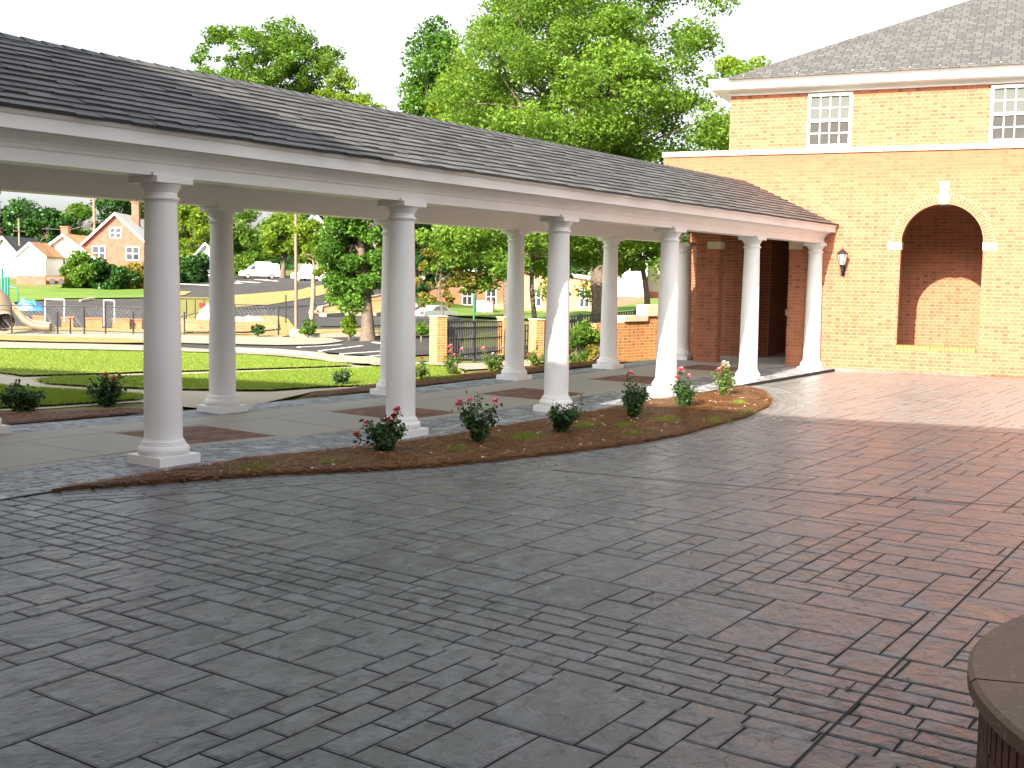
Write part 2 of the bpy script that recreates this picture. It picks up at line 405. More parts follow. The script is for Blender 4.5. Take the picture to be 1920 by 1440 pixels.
# ------------------------------------------------------------------ stamped courtyard paving
def stonemat(name, a, b, c, rough=.36, pink=True):  # pink turns on the painted sunlight towards +X and the brown stains
    t = NT(name); p = t.pos(); ti = t.attr('tint')
    big = t.ramp(t.noise(p, .55, 5, .6), [(.38, 0.), (.64, 1.)])
    f = t.mix(big, a, b); f = t.mix(t.math('MULTIPLY', t.math('POWER', ti, 1.6), .6), f, c)
    mid = t.noise(t.map(p, (1, 1.4, 1), (0, 0, .4)), 4.0, 9, .7, .15)
    f = t.mix(t.ramp(mid, [(.47, 0.), (.66, 1.)]), f, [x*3.2 for x in a])
    f = t.mix(t.ramp(t.noise(p, 11, 6, .7, .5), [(.32, .8), (.50, 0.)]), f, [x*.35 for x in a])
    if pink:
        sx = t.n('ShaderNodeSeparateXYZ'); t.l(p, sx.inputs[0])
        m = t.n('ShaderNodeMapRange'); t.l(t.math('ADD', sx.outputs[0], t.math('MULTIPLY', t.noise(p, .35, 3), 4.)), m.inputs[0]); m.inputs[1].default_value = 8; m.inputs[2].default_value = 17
        f = t.mix(t.math('MULTIPLY', m.outputs[0], .55), f, (.19, .195, .19))  # paler towards +X: sunlight on the far court put into the colour
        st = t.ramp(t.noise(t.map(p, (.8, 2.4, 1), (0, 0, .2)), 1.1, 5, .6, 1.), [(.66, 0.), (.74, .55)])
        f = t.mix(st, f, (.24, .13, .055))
    t.col(f); t.b.inputs['Specular IOR Level'].default_value = .5
    r = t.n('ShaderNodeMapRange'); t.l(mid, r.inputs[0]); r.inputs[1].default_value = .3; r.inputs[2].default_value = .75
    r.inputs[3].default_value = rough-.06; r.inputs[4].default_value = rough+.20; t.l(r.outputs[0], t.b.inputs['Roughness'])
    sl_ = t.math('ADD', t.math('MULTIPLY', t.noise(t.map(p, (1, 1.5, 1), (0, 0, .3)), 2.6, 3, .5), 7.), t.math('MULTIPLY', ti, 5.))
    fr = t.math('FRACT', sl_); ter = t.math('ADD', t.math('FLOOR', sl_), t.ramp(fr, [(.0, 0.), (.16, 1.)]))
    chip = t.n('ShaderNodeTexVoronoi', feature='SMOOTH_F1'); t.l(t.map(p, (1.0, 1.7, 1), (0, 0, .5)), chip.inputs['Vector']); chip.inputs['Scale'].default_value = 5; chip.inputs['Smoothness'].default_value = .35
    h = t.math('ADD', t.math('MULTIPLY', t.noise(t.map(p, (1, 1.5, 1), (0, 0, .35)), 3.5, 9, .62, .3), 1.1), t.math('MULTIPLY', chip.outputs['Distance'], .3))
    h = t.math('ADD', h, t.math('MULTIPLY', ter, .13))
    h = t.math('ADD', h, t.math('MULTIPLY', t.noise(p, 70, 4), .06))
    t.bump(h, .65, .04); return t.m
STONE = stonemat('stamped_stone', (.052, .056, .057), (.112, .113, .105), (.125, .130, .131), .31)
JOINT = plain('joint', (.012, .012, .012), .9, .2)
PAVER = stonemat('paver', (.15, .162, .175), (.20, .205, .21), (.13, .14, .155), .42, False)
def tiles(name, rects, zf, mat, gap=.010, dep=.0045, off=0., keep=None, tf=None, wob=.003):
    V = []; F = []; Tn = []
    for (x0, x1, y0, y1) in rects:
        P = []
        nx = max(1, round((x1-x0)/.16)); ny = max(1, round((y1-y0)/.16)); g = gap/2
        ring = [(x0+g+(x1-x0-gap)*i/nx, y0+g) for i in range(nx)]+[(x1-g, y0+g+(y1-y0-gap)*i/ny) for i in range(ny)] + \
               [(x1-g-(x1-x0-gap)*i/nx, y1-g) for i in range(nx)]+[(x0+g, y1-g-(y1-y0-gap)*i/ny) for i in range(ny)]
        cx, cy = (x0+x1)/2, (y0+y1)/2
        tx, ty = (tf(cx, cy) if tf else (cx, cy))
        if keep and not keep(tx, ty): continue
        b = len(V); n = len(ring); tn = random.random(); tl = random.uniform(-.0012, .0012)
        for k, (x, y) in enumerate(ring):
            x += random.uniform(-wob, wob); y += random.uniform(-wob, wob)
            xi = cx+(x-cx)*(1-.010/max(.05, abs(x1-x0)/2)); yi = cy+(y-cy)*(1-.010/max(.05, abs(y1-y0)/2))
            A = tf(x, y) if tf else (x, y); B = tf(xi, yi) if tf else (xi, yi)
            V.append((A[0], A[1], zf(*A)+off-dep)); V.append((B[0], B[1], zf(*B)+off+tl)); Tn += [tn, tn]
        for k in range(n):
            j = (k+1) % n; F.append((b+2*k, b+2*j, b+2*j+1, b+2*k+1))
        F.append(tuple(b+2*k+1 for k in range(n)))
    me = bpy.data.meshes.new(name); me.from_pydata(V, [], F); me.materials.append(mat)
    a = me.attributes.new('tint', 'FLOAT', 'POINT'); a.data.foreach_set('value', Tn); me.update()
    return link(bpy.data.objects.new(name, me))
def ashlar(x0, x1, y0, y1, u=.1395):
    nx, ny = int(round((x1-x0)/u)), int(round((y1-y0)/u)); occ = [[0]*ny for _ in range(nx)]; out = []
    S_ = [(3, 4)]*3+[(4, 3)]*2+[(3, 3)]*2+[(2, 4)]*4+[(2, 3)]*4+[(2, 2)]*3+[(3, 2)]*3+[(1, 2), (1, 3), (2, 1)]*2
    for i in range(nx):
        for j in range(ny):
            if occ[i][j]: continue
            random.shuffle(S_)
            for (a, b) in S_+[(1, 1)]:
                if i+a <= nx and j+b <= ny and not any(occ[i+p][j+q] for p in range(a) for q in range(b)): break
            for p in range(a):
                for q in range(b): occ[i+p][j+q] = 1
            out.append((x0+i*u, x0+(i+a)*u, y0+j*u, y0+(j+b)*u))
    return out
def running(x0, x1, y0, y1, bw=.122, bl=.27, along='y'):
    out = []
    if along == 'y':
        n = int(round((x1-x0)/bw)); bw = (x1-x0)/n
        for i in range(n):
            y = y0-random.choice([0, .5])*bl*(1 if i % 2 else .25)
            while y < y1:
                l = bl*random.uniform(.8, 1.2); out.append((x0+i*bw, x0+(i+1)*bw, max(y0, y), min(y1, y+l))); y += l
    else:
        for (a, b, c, d) in running(y0, y1, x0, x1, bw, bl): out.append((c, d, a, b))
    return [r for r in out if r[1]-r[0] > .04 and r[3]-r[2] > .04]
# bed edge as seen from the court
BEDP = [(110,915),(300,905),(500,890),(660,884),(800,876),(900,867),(1000,855),(1100,844),(1200,830),(1280,815),(1350,795),(1400,782),(1440,762),(1445,748),(1435,735),(1410,727),(1380,724)]
BED = [near_hit(u, v, lambda x, y: zc(x, y)+.012) for u, v in BEDP]
EY0, EY1 = 7.46, 11.03                                   # outer edges of the walkway
def court_keep(x, y): return (y < 7.5) and not (x > 22.2)
random.seed(3)
R = running(3.90, 4.78, -9, 7.6)+ashlar(-1.5, 3.90, -9, 7.6)+ashlar(4.78, 13.78, -9, 7.6)+ashlar(13.78, 24, -9, 7.6)
yy = 7.5
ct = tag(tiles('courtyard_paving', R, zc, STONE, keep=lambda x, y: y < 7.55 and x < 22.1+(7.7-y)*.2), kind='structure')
cb = sheet('courtyard_slab', [(-9, -9), (25.5, -9), (22.05, 7.55), (-9, 7.55)], -.0065, JOINT, L=1.0, zf=zc, thick=.3); tag(cb, kind='structure')
ca = sheet('courtyard_apron', [(-9, -9), (-1.5, -9), (-1.5, 7.55), (-9, 7.55)], -.001, STONE, L=1.0, zf=zc); tag(ca, kind='structure')
def strip(name, a, b, wd, mat, zf, off):
    a = Vector(a); b = Vector(b); t = (b-a).normalized(); s = Vector((-t.y, t.x))*wd/2
    return tag(sheet(name, [a-s, b-s, b+s, a+s], off, mat, L=.5, zf=zf), kind='structure')
dW = Vector((math.cos(rad(-79)), math.sin(rad(-79))))
for p in ((8.86, 3.8), (13.7, 4.6)):
    p = Vector(p); strip('expansion_joint', p-dW*1.6, p+dW*14, .018, JOINT, zc, .0035)
strip('expansion_joint', (1.2, 1.29), (22.5, 1.66), .010, JOINT, zc, .0035)
# two rows of small bricks that follow the bed
def along_bed():
    P = [Vector((p.x, p.y)) for p in BED]; Ls = [0]
    for a, b in zip(P, P[1:]): Ls.append(Ls[-1]+(b-a).length)
    def tf(s, o):
        for i in range(len(P)-1):
            if s <= Ls[i+1] or i == len(P)-2: break
        t = (s-Ls[i])/(Ls[i+1]-Ls[i]); a = P[i].lerp(P[i+1], t)
        def nrm(k):
            q = (P[min(k+1, len(P)-1)]-P[max(k-1, 0)]).normalized(); return Vector((q.y, -q.x))
        n = nrm(i).lerp(nrm(i+1), min(1, max(0, t))).normalized(); q = a+n*o; return (q.x, q.y)
    r = running(0, Ls[-1], 0.0, .50, .125, .24, 'x')
    o = tiles('bed_border_paving', r, zc, STONE, gap=.01, off=.0055, dep=.0105, tf=tf, wob=.002); tag(o, kind='structure')
along_bed()

# ------------------------------------------------------------------ walkway pavement
sl = sheet('walkway_slab', [(-1, EY0), (22.05, EY0), (21.6, EY1), (-1, EY1)], -.0065, JOINT, L=.7, zf=zg, thick=.25); tag(sl, kind='structure')
random.seed(5)
pv = tag(tiles('walkway_pavers', running(-1, 21.9, EY0, 8.5, .115, .22, 'x')+running(-1, 21.75, 10.42, EY1, .115, .22, 'x'), zg, PAVER, gap=.008, dep=.0055, wob=.0015), kind='structure')
SQ = [(7.28, 8.42)]+[(7.28+3.108*i, 8.42+3.108*i) for i in range(-2, 5) if i]
SQ.sort(); flo = []
edge = -1.0
for (a, b) in SQ+[(21.95, 21.95)]:
    flo.append((edge, a, 8.5, 8.60)); flo.append((edge, a, 9.86, 10.42))
    n = 2 if a-edge > 1.5 else 1
    for k in range(n): flo.append((edge+(a-edge)*k/n, edge+(a-edge)*(k+1)/n, 8.60, 9.86))
    if b > a: flo += [(a, b, 8.5, 8.66), (a, b, 9.80, 9.86), (a, b, 9.86, 10.42)]
    edge = b
flo = [f for f in flo if f[1]-f[0] > .05]
CONCT = NT('walk_concrete'); _p = CONCT.pos(); _f = CONCT.mix(CONCT.noise(_p, 1.2, 6, .65), (.31, .295, .25), (.42, .40, .345))
_f = CONCT.mix(CONCT.math('MULTIPLY', CONCT.attr('tint'), .25), _f, (.36, .33, .27)); CONCT.col(CONCT.mix(CONCT.ramp(CONCT.noise(_p, 60, 4), [(.3, .4), (.45, 0.)]), _f, (.14, .135, .12)))
CONCT.rough(.6); CONCT.bump(CONCT.noise(_p, 60, 4), .15, .004)
tag(tiles('walkway_concrete', flo, zg, CONCT.m, gap=.006, dep=.0055, wob=0), kind='structure')
PBR = NT('floor_brick'); _p = PBR.pos(); PBR.col(PBR.mix(PBR.attr('tint'), (.13, .055, .035), (.24, .125, .075))); PBR.rough(.7); PBR.bump(PBR.noise(_p, 50, 4), .3, .006)
for (a, b) in SQ:
    if a > 21 or b < 3: continue
    r = [q for k in range(10) for q in [(a+(b-a)*j/5-(.1 if k % 2 else 0), a+(b-a)*(j+1)/5-(.1 if k % 2 else 0), 8.66+.114*k, 8.66+.114*(k+1)) for j in range(6)]]
    r = [(max(a, q[0]), min(b, q[1]), q[2], q[3]) for q in r if min(b, q[1])-max(a, q[0]) > .03]
    tag(tiles('brick_floor_panel', r, zg, PBR.m, gap=.008, dep=.0055, off=-.001), kind='structure')

# ------------------------------------------------------------------ planting beds with pine straw
def bedz(base):
    return lambda x, y: base(x, y)
fb = [(5.0, 7.455)]+[(p.x, p.y) for p in BED[1:]]+[(16.9, 7.455)]
def needles(name, poly, n, zf, hmin=.01):
    P = scatter(poly, n, zf); n = len(P); a = NR.uniform(0, 2*np.pi, n); l = NR.uniform(.06, .17, n); ww = NR.uniform(.0025, .007, n)
    z = NR.uniform(hmin, .035, n); D = np.c_[np.cos(a), np.sin(a), NR.uniform(-.12, .12, n)]*l[:, None]/2
    Nn = np.c_[-np.sin(a), np.cos(a), np.zeros(n)]*ww[:, None]; P[:, 2] += z
    V = np.stack([P-D-Nn, P-D+Nn, P+D], 1).reshape(-1, 3)
    return fastmesh(name, V, np.arange(n*3).reshape(n, 3), MNEED, None, np.repeat(NR.uniform(0, 1, n)**1.6, 3), 3)
spill = [(5.0, 7.45)]+[(p.x+.06, p.y-.10) for p in BED[1:-3]]+[(17.05, 7.0), (17.1, 7.45)]
tag(needles('pine_needles', spill, 3800, lambda x, y: zc(x, y)-.006), kind='stuff')
o = sheet('mulch_bed', fb, .025, MMULCH, L=.16, zf=lambda x, y: zc(x, y), thick=.035, rough=.045); tag(o, kind='stuff')
tag(needles('pine_needles', fb, 60000, lambda x, y: zc(x, y)+.012), kind='stuff')
def hz(u, v): p = hit(u, v); return (p.x, p.y)
bb = [(2, EY1), (9.0, EY1), (8.9, 11.5), (8.2, 11.9), (7.6, 12.1), (6.9, 12.3), (4.5, 12.6), (2, 12.6)]
b2 = [(11.2, EY1), (21.3, EY1), (21.6, 11.5), (18.9, 11.75), (16.5, 11.85), (14.5, 11.75), (13, 11.6), (11.8, 11.4)]
for q in (bb, b2):
    tag(sheet('mulch_bed', q, .0, MMULCH, L=.25, zf=lambda x, y: max(T(x, y), -.3)+.04, rough=.04), kind='stuff')
    tag(needles('pine_needles', q, 16000, lambda x, y: T(x, y)+.03), kind='stuff')
# bits of bark and petals on the bed
m = MB(); P = scatter(fb, 110, lambda x, y: zc(x, y)+.05)
for p in P:
    s = random.uniform(.008, .022); a = random.uniform(0, 3.1); ca_, sa = math.cos(a)*s, math.sin(a)*s
    m.add([(p[0]-ca_, p[1]-sa, p[2]), (p[0]+sa*.6, p[1]-ca_*.6, p[2]+.006), (p[0]+ca_, p[1]+sa, p[2]+.004), (p[0]-sa*.6, p[1]+ca_*.6, p[2]+.003)], [(0, 1, 2, 3)])
tag(m.build('petal_litter', plain('petal', (.75, .66, .58), .8, .1)), kind='stuff')

m = MB(); rs_ = random.Random(4)
for k in range(170):                                     # small dead leaves and grit blown over the paving
    x, y = rs_.uniform(2.5, 14), rs_.uniform(.8, 7.3); s = rs_.uniform(.004, .012)*(2.2 if rs_.random() < .12 else 1); a = rs_.uniform(0, 6.3); z = zc(x, y)+.003; c_, s_ = math.cos(a)*s, math.sin(a)*s
    m.add([(x-c_, y-s_, z), (x+s_*.5, y-c_*.5, z+s*.3), (x+c_, y+s_, z), (x-s_*.5, y+c_*.5, z+s*.2)], [(0, 1, 2, 3)])
tag(m.build('leaf_litter', plain('dead_leaf', (.11, .06, .035), .8, .6, 1)), kind='stuff')

# ------------------------------------------------------------------ the covered walkway
cw = empty('covered_walkway', (12, 9.27, 0), 0, 'long covered walkway of white round columns under a dark shingled gable roof', 'walkway')
def under(o, p):
    o.parent = p; o.matrix_parent_inverse = p.matrix_basis.inverted(); return o
CWI = Matrix.Translation((12, 9.27, 0)).inverted()
def part(m, name, mat, parent, **k):
    o = m.build(name, mat, None, **k); o.parent = parent; o.matrix_parent_inverse = CWI; return o
def column(x, y, zb, zt=2.41):
    m = MB(); k = zb+.078
    prof = [(.205, k), (.213, k+.02), (.214, k+.045), (.205, k+.068), (.186, k+.082), (.186, k+.092), (.178, k+.096), (.178, k+.108), (.164, k+.122), (.158, k+.14)]
    n = 14; z0, z1 = k+.14, 2.205
    for i in range(1, n):
        t = i/n; prof.append((.158-.027*t**1.7, z0+(z1-z0)*t))
    prof += [(.131, 2.205), (.137, 2.212), (.137, 2.219), (.150, 2.226), (.154, 2.237), (.150, 2.247), (.133, 2.252), (.130, 2.285), (.136, 2.292), (.140, 2.305), (.150, 2.320), (.163, 2.335), (.168, 2.356)]
    m.lathe(prof, 40, x, y)
    sh = part(m, 'column', WHITE, cw, smooth=35)
    m = MB(); h = .214; m.box(x-h, x+h, y-h, y+h, zb-.02 if y > 8 or x < 18 else zb-.06, zb+.078)
    p = m.build('plinth', WHITE, None, bevel=.004); p.parent = sh
    p.matrix_parent_inverse = Matrix.Identity(4)
    m = MB(); a = .184; m.box(x-a, x+a, y-a, y+a, 2.356, 2.4095)
    m.box(x-a-.012, x+a+.012, y-.152, y+.152, 2.4095, 2.438)
    p = m.build('abacus', WHITE, None, bevel=.003); p.parent = sh
    return sh
for i in range(6):
    x = 6.35+3.108*i
    for y in (7.885, 10.655):
        zb = zg(x, y)
        if y < 8 and i >= 4: zb = zc(x, y)
        column(x, y, zb)
XW = lambda y: 22.006-(y-7.664)*.1944
X0 = 2.6
fp = [(7.755, 2.41), (7.755, 2.505), (7.745, 2.515), (7.740, 2.535), (7.722, 2.565), (7.690, 2.590), (7.650, 2.603), (7.630, 2.607), (7.630, 2.618), (7.552, 2.618), (7.552, 2.715), (7.535, 2.722), (7.515, 2.745), (7.515, 2.756), (7.70, 2.80), (8.015, 2.80), (8.015, 2.41)]
m = MB(); m.prism(fp, 0, X0, 22.08); part(m, 'front_beam', WHITE, cw)
m = MB(); m.prism([(18.54-y, z) for y, z in fp], 0, X0, 21.45); part(m, 'rear_beam', WHITE, cw)
m = MB(); m.box(X0, 21.6, 8.016, 10.524, 2.66, 2.70); part(m, 'ceiling', WHITE, cw)
m = MB(); m.prism([(7.52, 2.758), (9.27, 3.60), (11.02, 2.758), (10.9, 2.72), (7.64, 2.72)], 0, X0+.02, 21.5); part(m, 'roof_deck', DARK, cw)
SH = NT('slate_shingle'); _o = SH.obj(); _t = SH.attr('tint')
_c = SH.mix(_t, (.034, .037, .040), (.088, .090, .087)); _c = SH.mix(SH.math('MULTIPLY', SH.noise(_o, 40, 5), .4), _c, (.095, .092, .088))
SH.col(_c); SH.rough(.6); SH.bump(SH.noise(_o, 80, 4), .4, .004)
def shingle_roof():
    V = []; F = []; Tn = []; MI = []; rows = 13; sl = math.hypot(1.77, .855); ang = math.atan2(.855, 1.77); ex = sl/rows
    for sgn in (1, -1):
        for r in range(rows):
            x = X0-random.uniform(0, .3); xe_y = 9.27-sgn*(1.77-(r+.5)*ex*math.cos(ang))
            xe = XW(xe_y)-.01
            while x < xe:
                wd = random.uniform(.16, .34); a, b = max(x, X0), min(x+wd-.0005, xe); x += wd
                if b-a < .03: continue
                d0 = r*ex-random.choice([0, 0, .012, .02]); d1 = min((r+1)*ex+.02, sl); h0 = random.uniform(.018, .027); h1 = .003
                def pt(xx, d, h):
                    yy = 1.77-d*math.cos(ang)-h*math.sin(ang)*0; zz = 2.756+d*math.sin(ang)+h; return (xx, 9.27-sgn*yy, zz)
                k = len(V); V += [pt(a, d0, h0), pt(b, d0, h0), pt(b, d1, h1), pt(a, d1, h1), pt(a, d0, -.006), pt(b, d0, -.006), pt(b, d1, -.006), pt(a, d1, -.006)]
                q = [(0, 1, 2, 3), (0, 4, 5, 1)]
                if sgn < 0: q = [f[::-1] for f in q]
                F += [tuple(i+k for i in f) for f in q]; MI += [0, 1]; Tn += [random.random()]*8
    x = X0                                              # ridge caps
    while x < XW(9.27)-.05:
        a, b = x, min(x+.26, XW(9.27)-.01); x += .2; k = len(V)
        V += [(a, 9.10, 3.545), (b, 9.10, 3.535), (b, 9.27, 3.622), (a, 9.27, 3.634), (b, 9.44, 3.535), (a, 9.44, 3.545)]
        F += [(k, k+1, k+2, k+3), (k+3, k+2, k+4, k+5)]; MI += [0, 0]; Tn += [random.random()*.6]*6
    me = bpy.data.meshes.new('shingle_roof'); me.from_pydata(V, [], F); me.materials.append(SH.m); me.materials.append(plain('shingle_edge_shadow', (.022, .022, .023), .9)); me.polygons.foreach_set('material_index', MI)  # dark butt faces: the shadow line of each course is painted on
    at_ = me.attributes.new('tint', 'FLOAT', 'POINT'); at_.data.foreach_set('value', Tn)
    o = bpy.data.objects.new('shingle_roof', me); link(o); o.parent = cw; o.matrix_parent_inverse = CWI
shingle_roof()

# ------------------------------------------------------------------ the brick building at the end
BZ = rad(-79)
bl = empty('brick_building', (22.006, 7.664, 0), BZ, 'orange brick building with an arched opening, stone coping and hip roof', 'building')
def bp(m, name, mat, parent=None, **k):
    return m.build(name, mat, parent or bl, **k)
ARC, AR = 2.04, .72; SP = 2.43; TH = .35; ZT = 4.13
m = MB()
m.box(-2.6, -2.13, 0, TH, -.2, 2.62); m.box(-3.34, -.75, 0, TH, 2.62, ZT); m.box(-.75, ARC-AR, 0, TH, -.2, ZT)
m.box(ARC-AR, ARC+AR, 0, TH, -.2, .41); m.box(ARC+AR, 11, 0, TH, -.2, ZT)
N = 32
for i in range(N):
    a0, a1 = math.pi-math.pi*i/N, math.pi-math.pi*(i+1)/N
    p0 = (ARC+AR*math.cos(a0), SP+AR*math.sin(a0)); p1 = (ARC+AR*math.cos(a1), SP+AR*math.sin(a1))
    m.prism([p0, p1, (p1[0], ZT), (p0[0], ZT)], 1, 0, TH)
bp(m, 'front_wall', BRICK)
m = MB(); m.box(ARC-AR, ARC+AR, .0, TH+.02, .41, .415)
x = ARC-AR+.003
while x < ARC+AR-.05: m.box(x, x+.058, -.004, TH, .4155, .492); x += .0665
bp(m, 'arch_sill', plain('sill_brick', (.36, .18, .06), .85, .4, 14, bump=.3))
m = MB()                                                  # arcade behind the wall: back walls, alcove
m.box(.6, 11, 2.3, 2.6, -.1, 3.25); bp(m, 'arcade_wall', BRICK2)
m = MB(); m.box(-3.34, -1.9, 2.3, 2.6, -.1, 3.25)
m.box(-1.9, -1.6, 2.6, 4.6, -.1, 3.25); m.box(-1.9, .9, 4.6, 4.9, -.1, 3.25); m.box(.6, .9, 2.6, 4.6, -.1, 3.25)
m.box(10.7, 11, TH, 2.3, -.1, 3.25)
bp(m, 'arcade_wall', BRICK_SHADE)
m = MB(); m.box(-3.3, 10.9, TH, 4.6, 3.25, 3.3); bp(m, 'arcade_ceiling', CREAM)
m = MB(); m.box(-3.3, -2.6, .36, 2.3, -.1, .012); m.box(-2.6, 10.9, .0, 2.3, -.1, .012); m.box(-1.6, .6, 2.3, 4.6, -.1, .012); bp(m, 'arcade_floor', CONC)
m = MB(); m.box(-3.3, 10.9, TH+.001, 8, 3.35, ZT-.15); bp(m, 'flat_roof', CONC)
m = MB(); m.box(-3.335, -3.0, TH, 8, 2.72, ZT); m.box(-3.335, -3.0, 2.301, 8, -.1, 2.72); bp(m, 'side_wall', BRICK2)
m = MB(); 
for a, b in ((-3.37, -1.2), (-1.19, .95), (.96, 3.1), (3.11, 5.3), (5.31, 8), (8.01, 11)): m.box(a, b, -.035, TH+.04, ZT, ZT+.105)
m.box(-3.37, -3.0, TH+.041, 8, ZT, ZT+.105)
bp(m, 'coping', COPING, bevel=.006)
# arch trim
n = 46; rings = [MB(), MB()]
for i in range(n):
    a0 = math.pi*(i+.07)/n; a1 = math.pi*(i+.93)/n
    if abs((a0+a1)/2-math.pi/2) < .105: continue
    m = rings[i >= n//2]
    r0, r1 = AR+.004, AR+.164
    m.prism([(ARC+r0*math.cos(a0), SP+r0*math.sin(a0)), (ARC+r1*math.cos(a0+.006), SP+r1*math.sin(a0+.006)), (ARC+r1*math.cos(a1-.006), SP+r1*math.sin(a1-.006)), (ARC+r0*math.cos(a1), SP+r0*math.sin(a1))], 1, -.006, .05)
for m in rings: bp(m, 'arch_brick_ring', BRICKR)
m = MB(); n = 40
for i in range(n):
    a0 = math.pi*i/n; a1 = math.pi*(i+1)/n; r0, r1 = AR-.003, AR+.176
    m.prism([(ARC+r0*math.cos(a0), SP+r0*math.sin(a0)), (ARC+r1*math.cos(a0), SP+r1*math.sin(a0)), (ARC+r1*math.cos(a1), SP+r1*math.sin(a1)), (ARC+r0*math.cos(a1), SP+r0*math.sin(a1))], 1, -.003, .04)
bp(m, 'arch_mortar', MORTAR)
m = MB(); m.prism([(ARC-.065, SP+AR-.012), (ARC+.065, SP+AR-.012), (ARC+.095, SP+AR+.40), (ARC-.095, SP+AR+.40)], 1, -.04, .1); bp(m, 'keystone', CREAM, bevel=.004)
for a, b in ((ARC-AR-.235, ARC-AR+.012), (ARC+AR-.012, ARC+AR+.235), (-2.38, -2.118), (-.762, -.50)):
    m = MB(); m.box(a, b, -.012, TH+.01, 2.296, 2.44); bp(m, 'impost', CREAM, bevel=.003)
m = MB(); m.box(-.96, -.88, TH+.6, TH+.61, .98, 1.1); bp(m, 'switch_plate', WHITE)
# upper floor
UY = .22
m = MB(); wz0, wz1 = 4.262, 5.30; GLASS2 = glassmat('sash_glass', (.060, .060, .058)); SKYGLASS = glassmat('sky_reflection_glass', (.105, .115, .11))  # upper sash glass tinted paler to stand for reflected sky
WN = [(-.54, .30), (2.75, 3.60), (6.05, 6.9)]
xs = [-2.06]+[q for wn in WN for q in wn]+[11]
for i in range(0, len(xs), 2): m.box(xs[i], xs[i+1], UY, UY+.3, 4.236, 5.36)
for a, b in WN: m.box(a, b, UY, UY+.3, wz1, 5.36); m.box(a, b, UY, UY+.3, 4.236, wz0)
m.box(-2.06, -1.76, UY+.3, 8, 4.1, 5.36)
bp(m, 'upper_wall', BRICK2)
m = MB(); m.box(-2.085, 11, UY-.025, UY+.0, 5.325, 5.42); m.box(-2.085, -2.06, UY, 8, 5.325, 5.42)
m.prism([(UY, 5.42), (UY-.30, 5.42), (UY-.30, 5.455), (UY-.33, 5.465), (UY-.36, 5.52), (UY-.42, 5.575), (UY-.42, 5.60), (UY, 5.60)], 0, -2.42, 11)
m.box(-2.42, -2.06, UY, 8, 5.42, 5.60)
bp(m, 'cornice', WHITE)
bp(MB().box(-2.2, 11, UY-.37, UY-.2, 5.601, 5.632), 'gutter', DARK)
for k in range(22): bp(MB().box(-1.75+k*.515, -1.725+k*.515, UY-.40, UY-.31, 5.60, 5.645), 'gutter_strap', WHITE)
for a, b in WN:
    m = MB(); f = .055; y0, y1 = UY-.012, UY+.08; c = (wz0+wz1)/2+.0
    m.box(a, a+f, y0, y1, wz0, wz1); m.box(b-f, b, y0, y1, wz0, wz1); m.box(a+f, b-f, y0, y1, wz1-f, wz1); m.box(a+f, b-f, y0, y1, wz0, wz0+.04)
    m.box(a+f, b-f, y0+.02, y1, c-.025, c+.025); m.box(a+f+.002, b-f-.002, y0+.03, y1, wz0+.041, wz0+.065)
    wfr = bp(m, 'window', WHITE)
    m = MB(); W = (b-a-2*f)
    for k in (1, 2, 3): m.box(a+f+W*k/4-.009, a+f+W*k/4+.009, y0+.035, y1-.02, wz0+.066, c-.026); m.box(a+f+W*k/4-.009, a+f+W*k/4+.009, y0+.035, y1-.02, c+.026, wz1-f-.001)
    for z in ((wz0+.066+c-.026)/2, (wz1-f+c+.026)/2):
        for k in range(4): m.box(a+f+W*k/4+.010, a+f+W*(k+1)/4-.010, y0+.036, y1-.02, z-.009, z+.009)
    m.build('muntin', WHITE, wfr)
    m = MB(); m.box(a+f, b-f, y1-.045, y1-.04, wz0+.04, c); m.build('pane', GLASS2, wfr); m = MB(); m.box(a+f, b-f, y1-.045, y1-.04, c+.001, wz1-f); m.build('pane', SKYGLASS, wfr)
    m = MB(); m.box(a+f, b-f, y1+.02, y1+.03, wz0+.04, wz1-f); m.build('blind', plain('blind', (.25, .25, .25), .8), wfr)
m = MB()                                                  # hip roof
e0 = (-2.02, UY-.46, 5.61); mm = .5; H = 3.6
A = Vector(e0); top = Vector((e0[0]+H/mm, e0[1]+H/mm, e0[2]+H)); R_ = Vector((11, e0[1], e0[2])); RT = Vector((11, top.y, top.z))
Bk = Vector((e0[0], 14, e0[2])); BT = Vector((top.x, 14, top.z))
m.add([A, R_, RT, top, Bk, BT, A-Vector((0, 0, .03)), R_-Vector((0, 0, .03)), Bk-Vector((0, 0, .03))], [(0, 1, 2, 3), (0, 3, 5, 4), (6, 7, 1, 0), (8, 6, 0, 4)])
RF = NT('hip_shingle'); tc = RF.n('ShaderNodeTexCoord'); sx = RF.n('ShaderNodeSeparateXYZ'); RF.l(tc.outputs['Object'], sx.inputs[0])
sn = RF.n('ShaderNodeSeparateXYZ'); RF.l(tc.outputs['Normal'], sn.inputs[0]); sd_ = RF.math('GREATER_THAN', RF.math('ABSOLUTE', sn.outputs[0]), .2)
u = RF.math('ADD', RF.math('MULTIPLY', sx.outputs[0], RF.math('SUBTRACT', 1., sd_)), RF.math('MULTIPLY', sx.outputs[1], sd_))
cv = RF.n('ShaderNodeCombineXYZ'); RF.l(u, cv.inputs[0]); RF.l(RF.math('MULTIPLY', sx.outputs[2], 2.236), cv.inputs[1])
bt = RF.n('ShaderNodeTexBrick'); RF.l(cv.outputs[0], bt.inputs[0]); bt.offset = .37; bt.offset_frequency = 3
for k, v in (('Scale', 1), ('Mortar Size', .011), ('Mortar Smooth', .1), ('Brick Width', .17), ('Row Height', .135), ('Bias', 0)): bt.inputs[k].default_value = v
bt.inputs['Color1'].default_value = (.048, .049, .050, 1); bt.inputs['Color2'].default_value = (.100, .099, .098, 1); bt.inputs['Mortar'].default_value = (.016, .015, .015, 1)
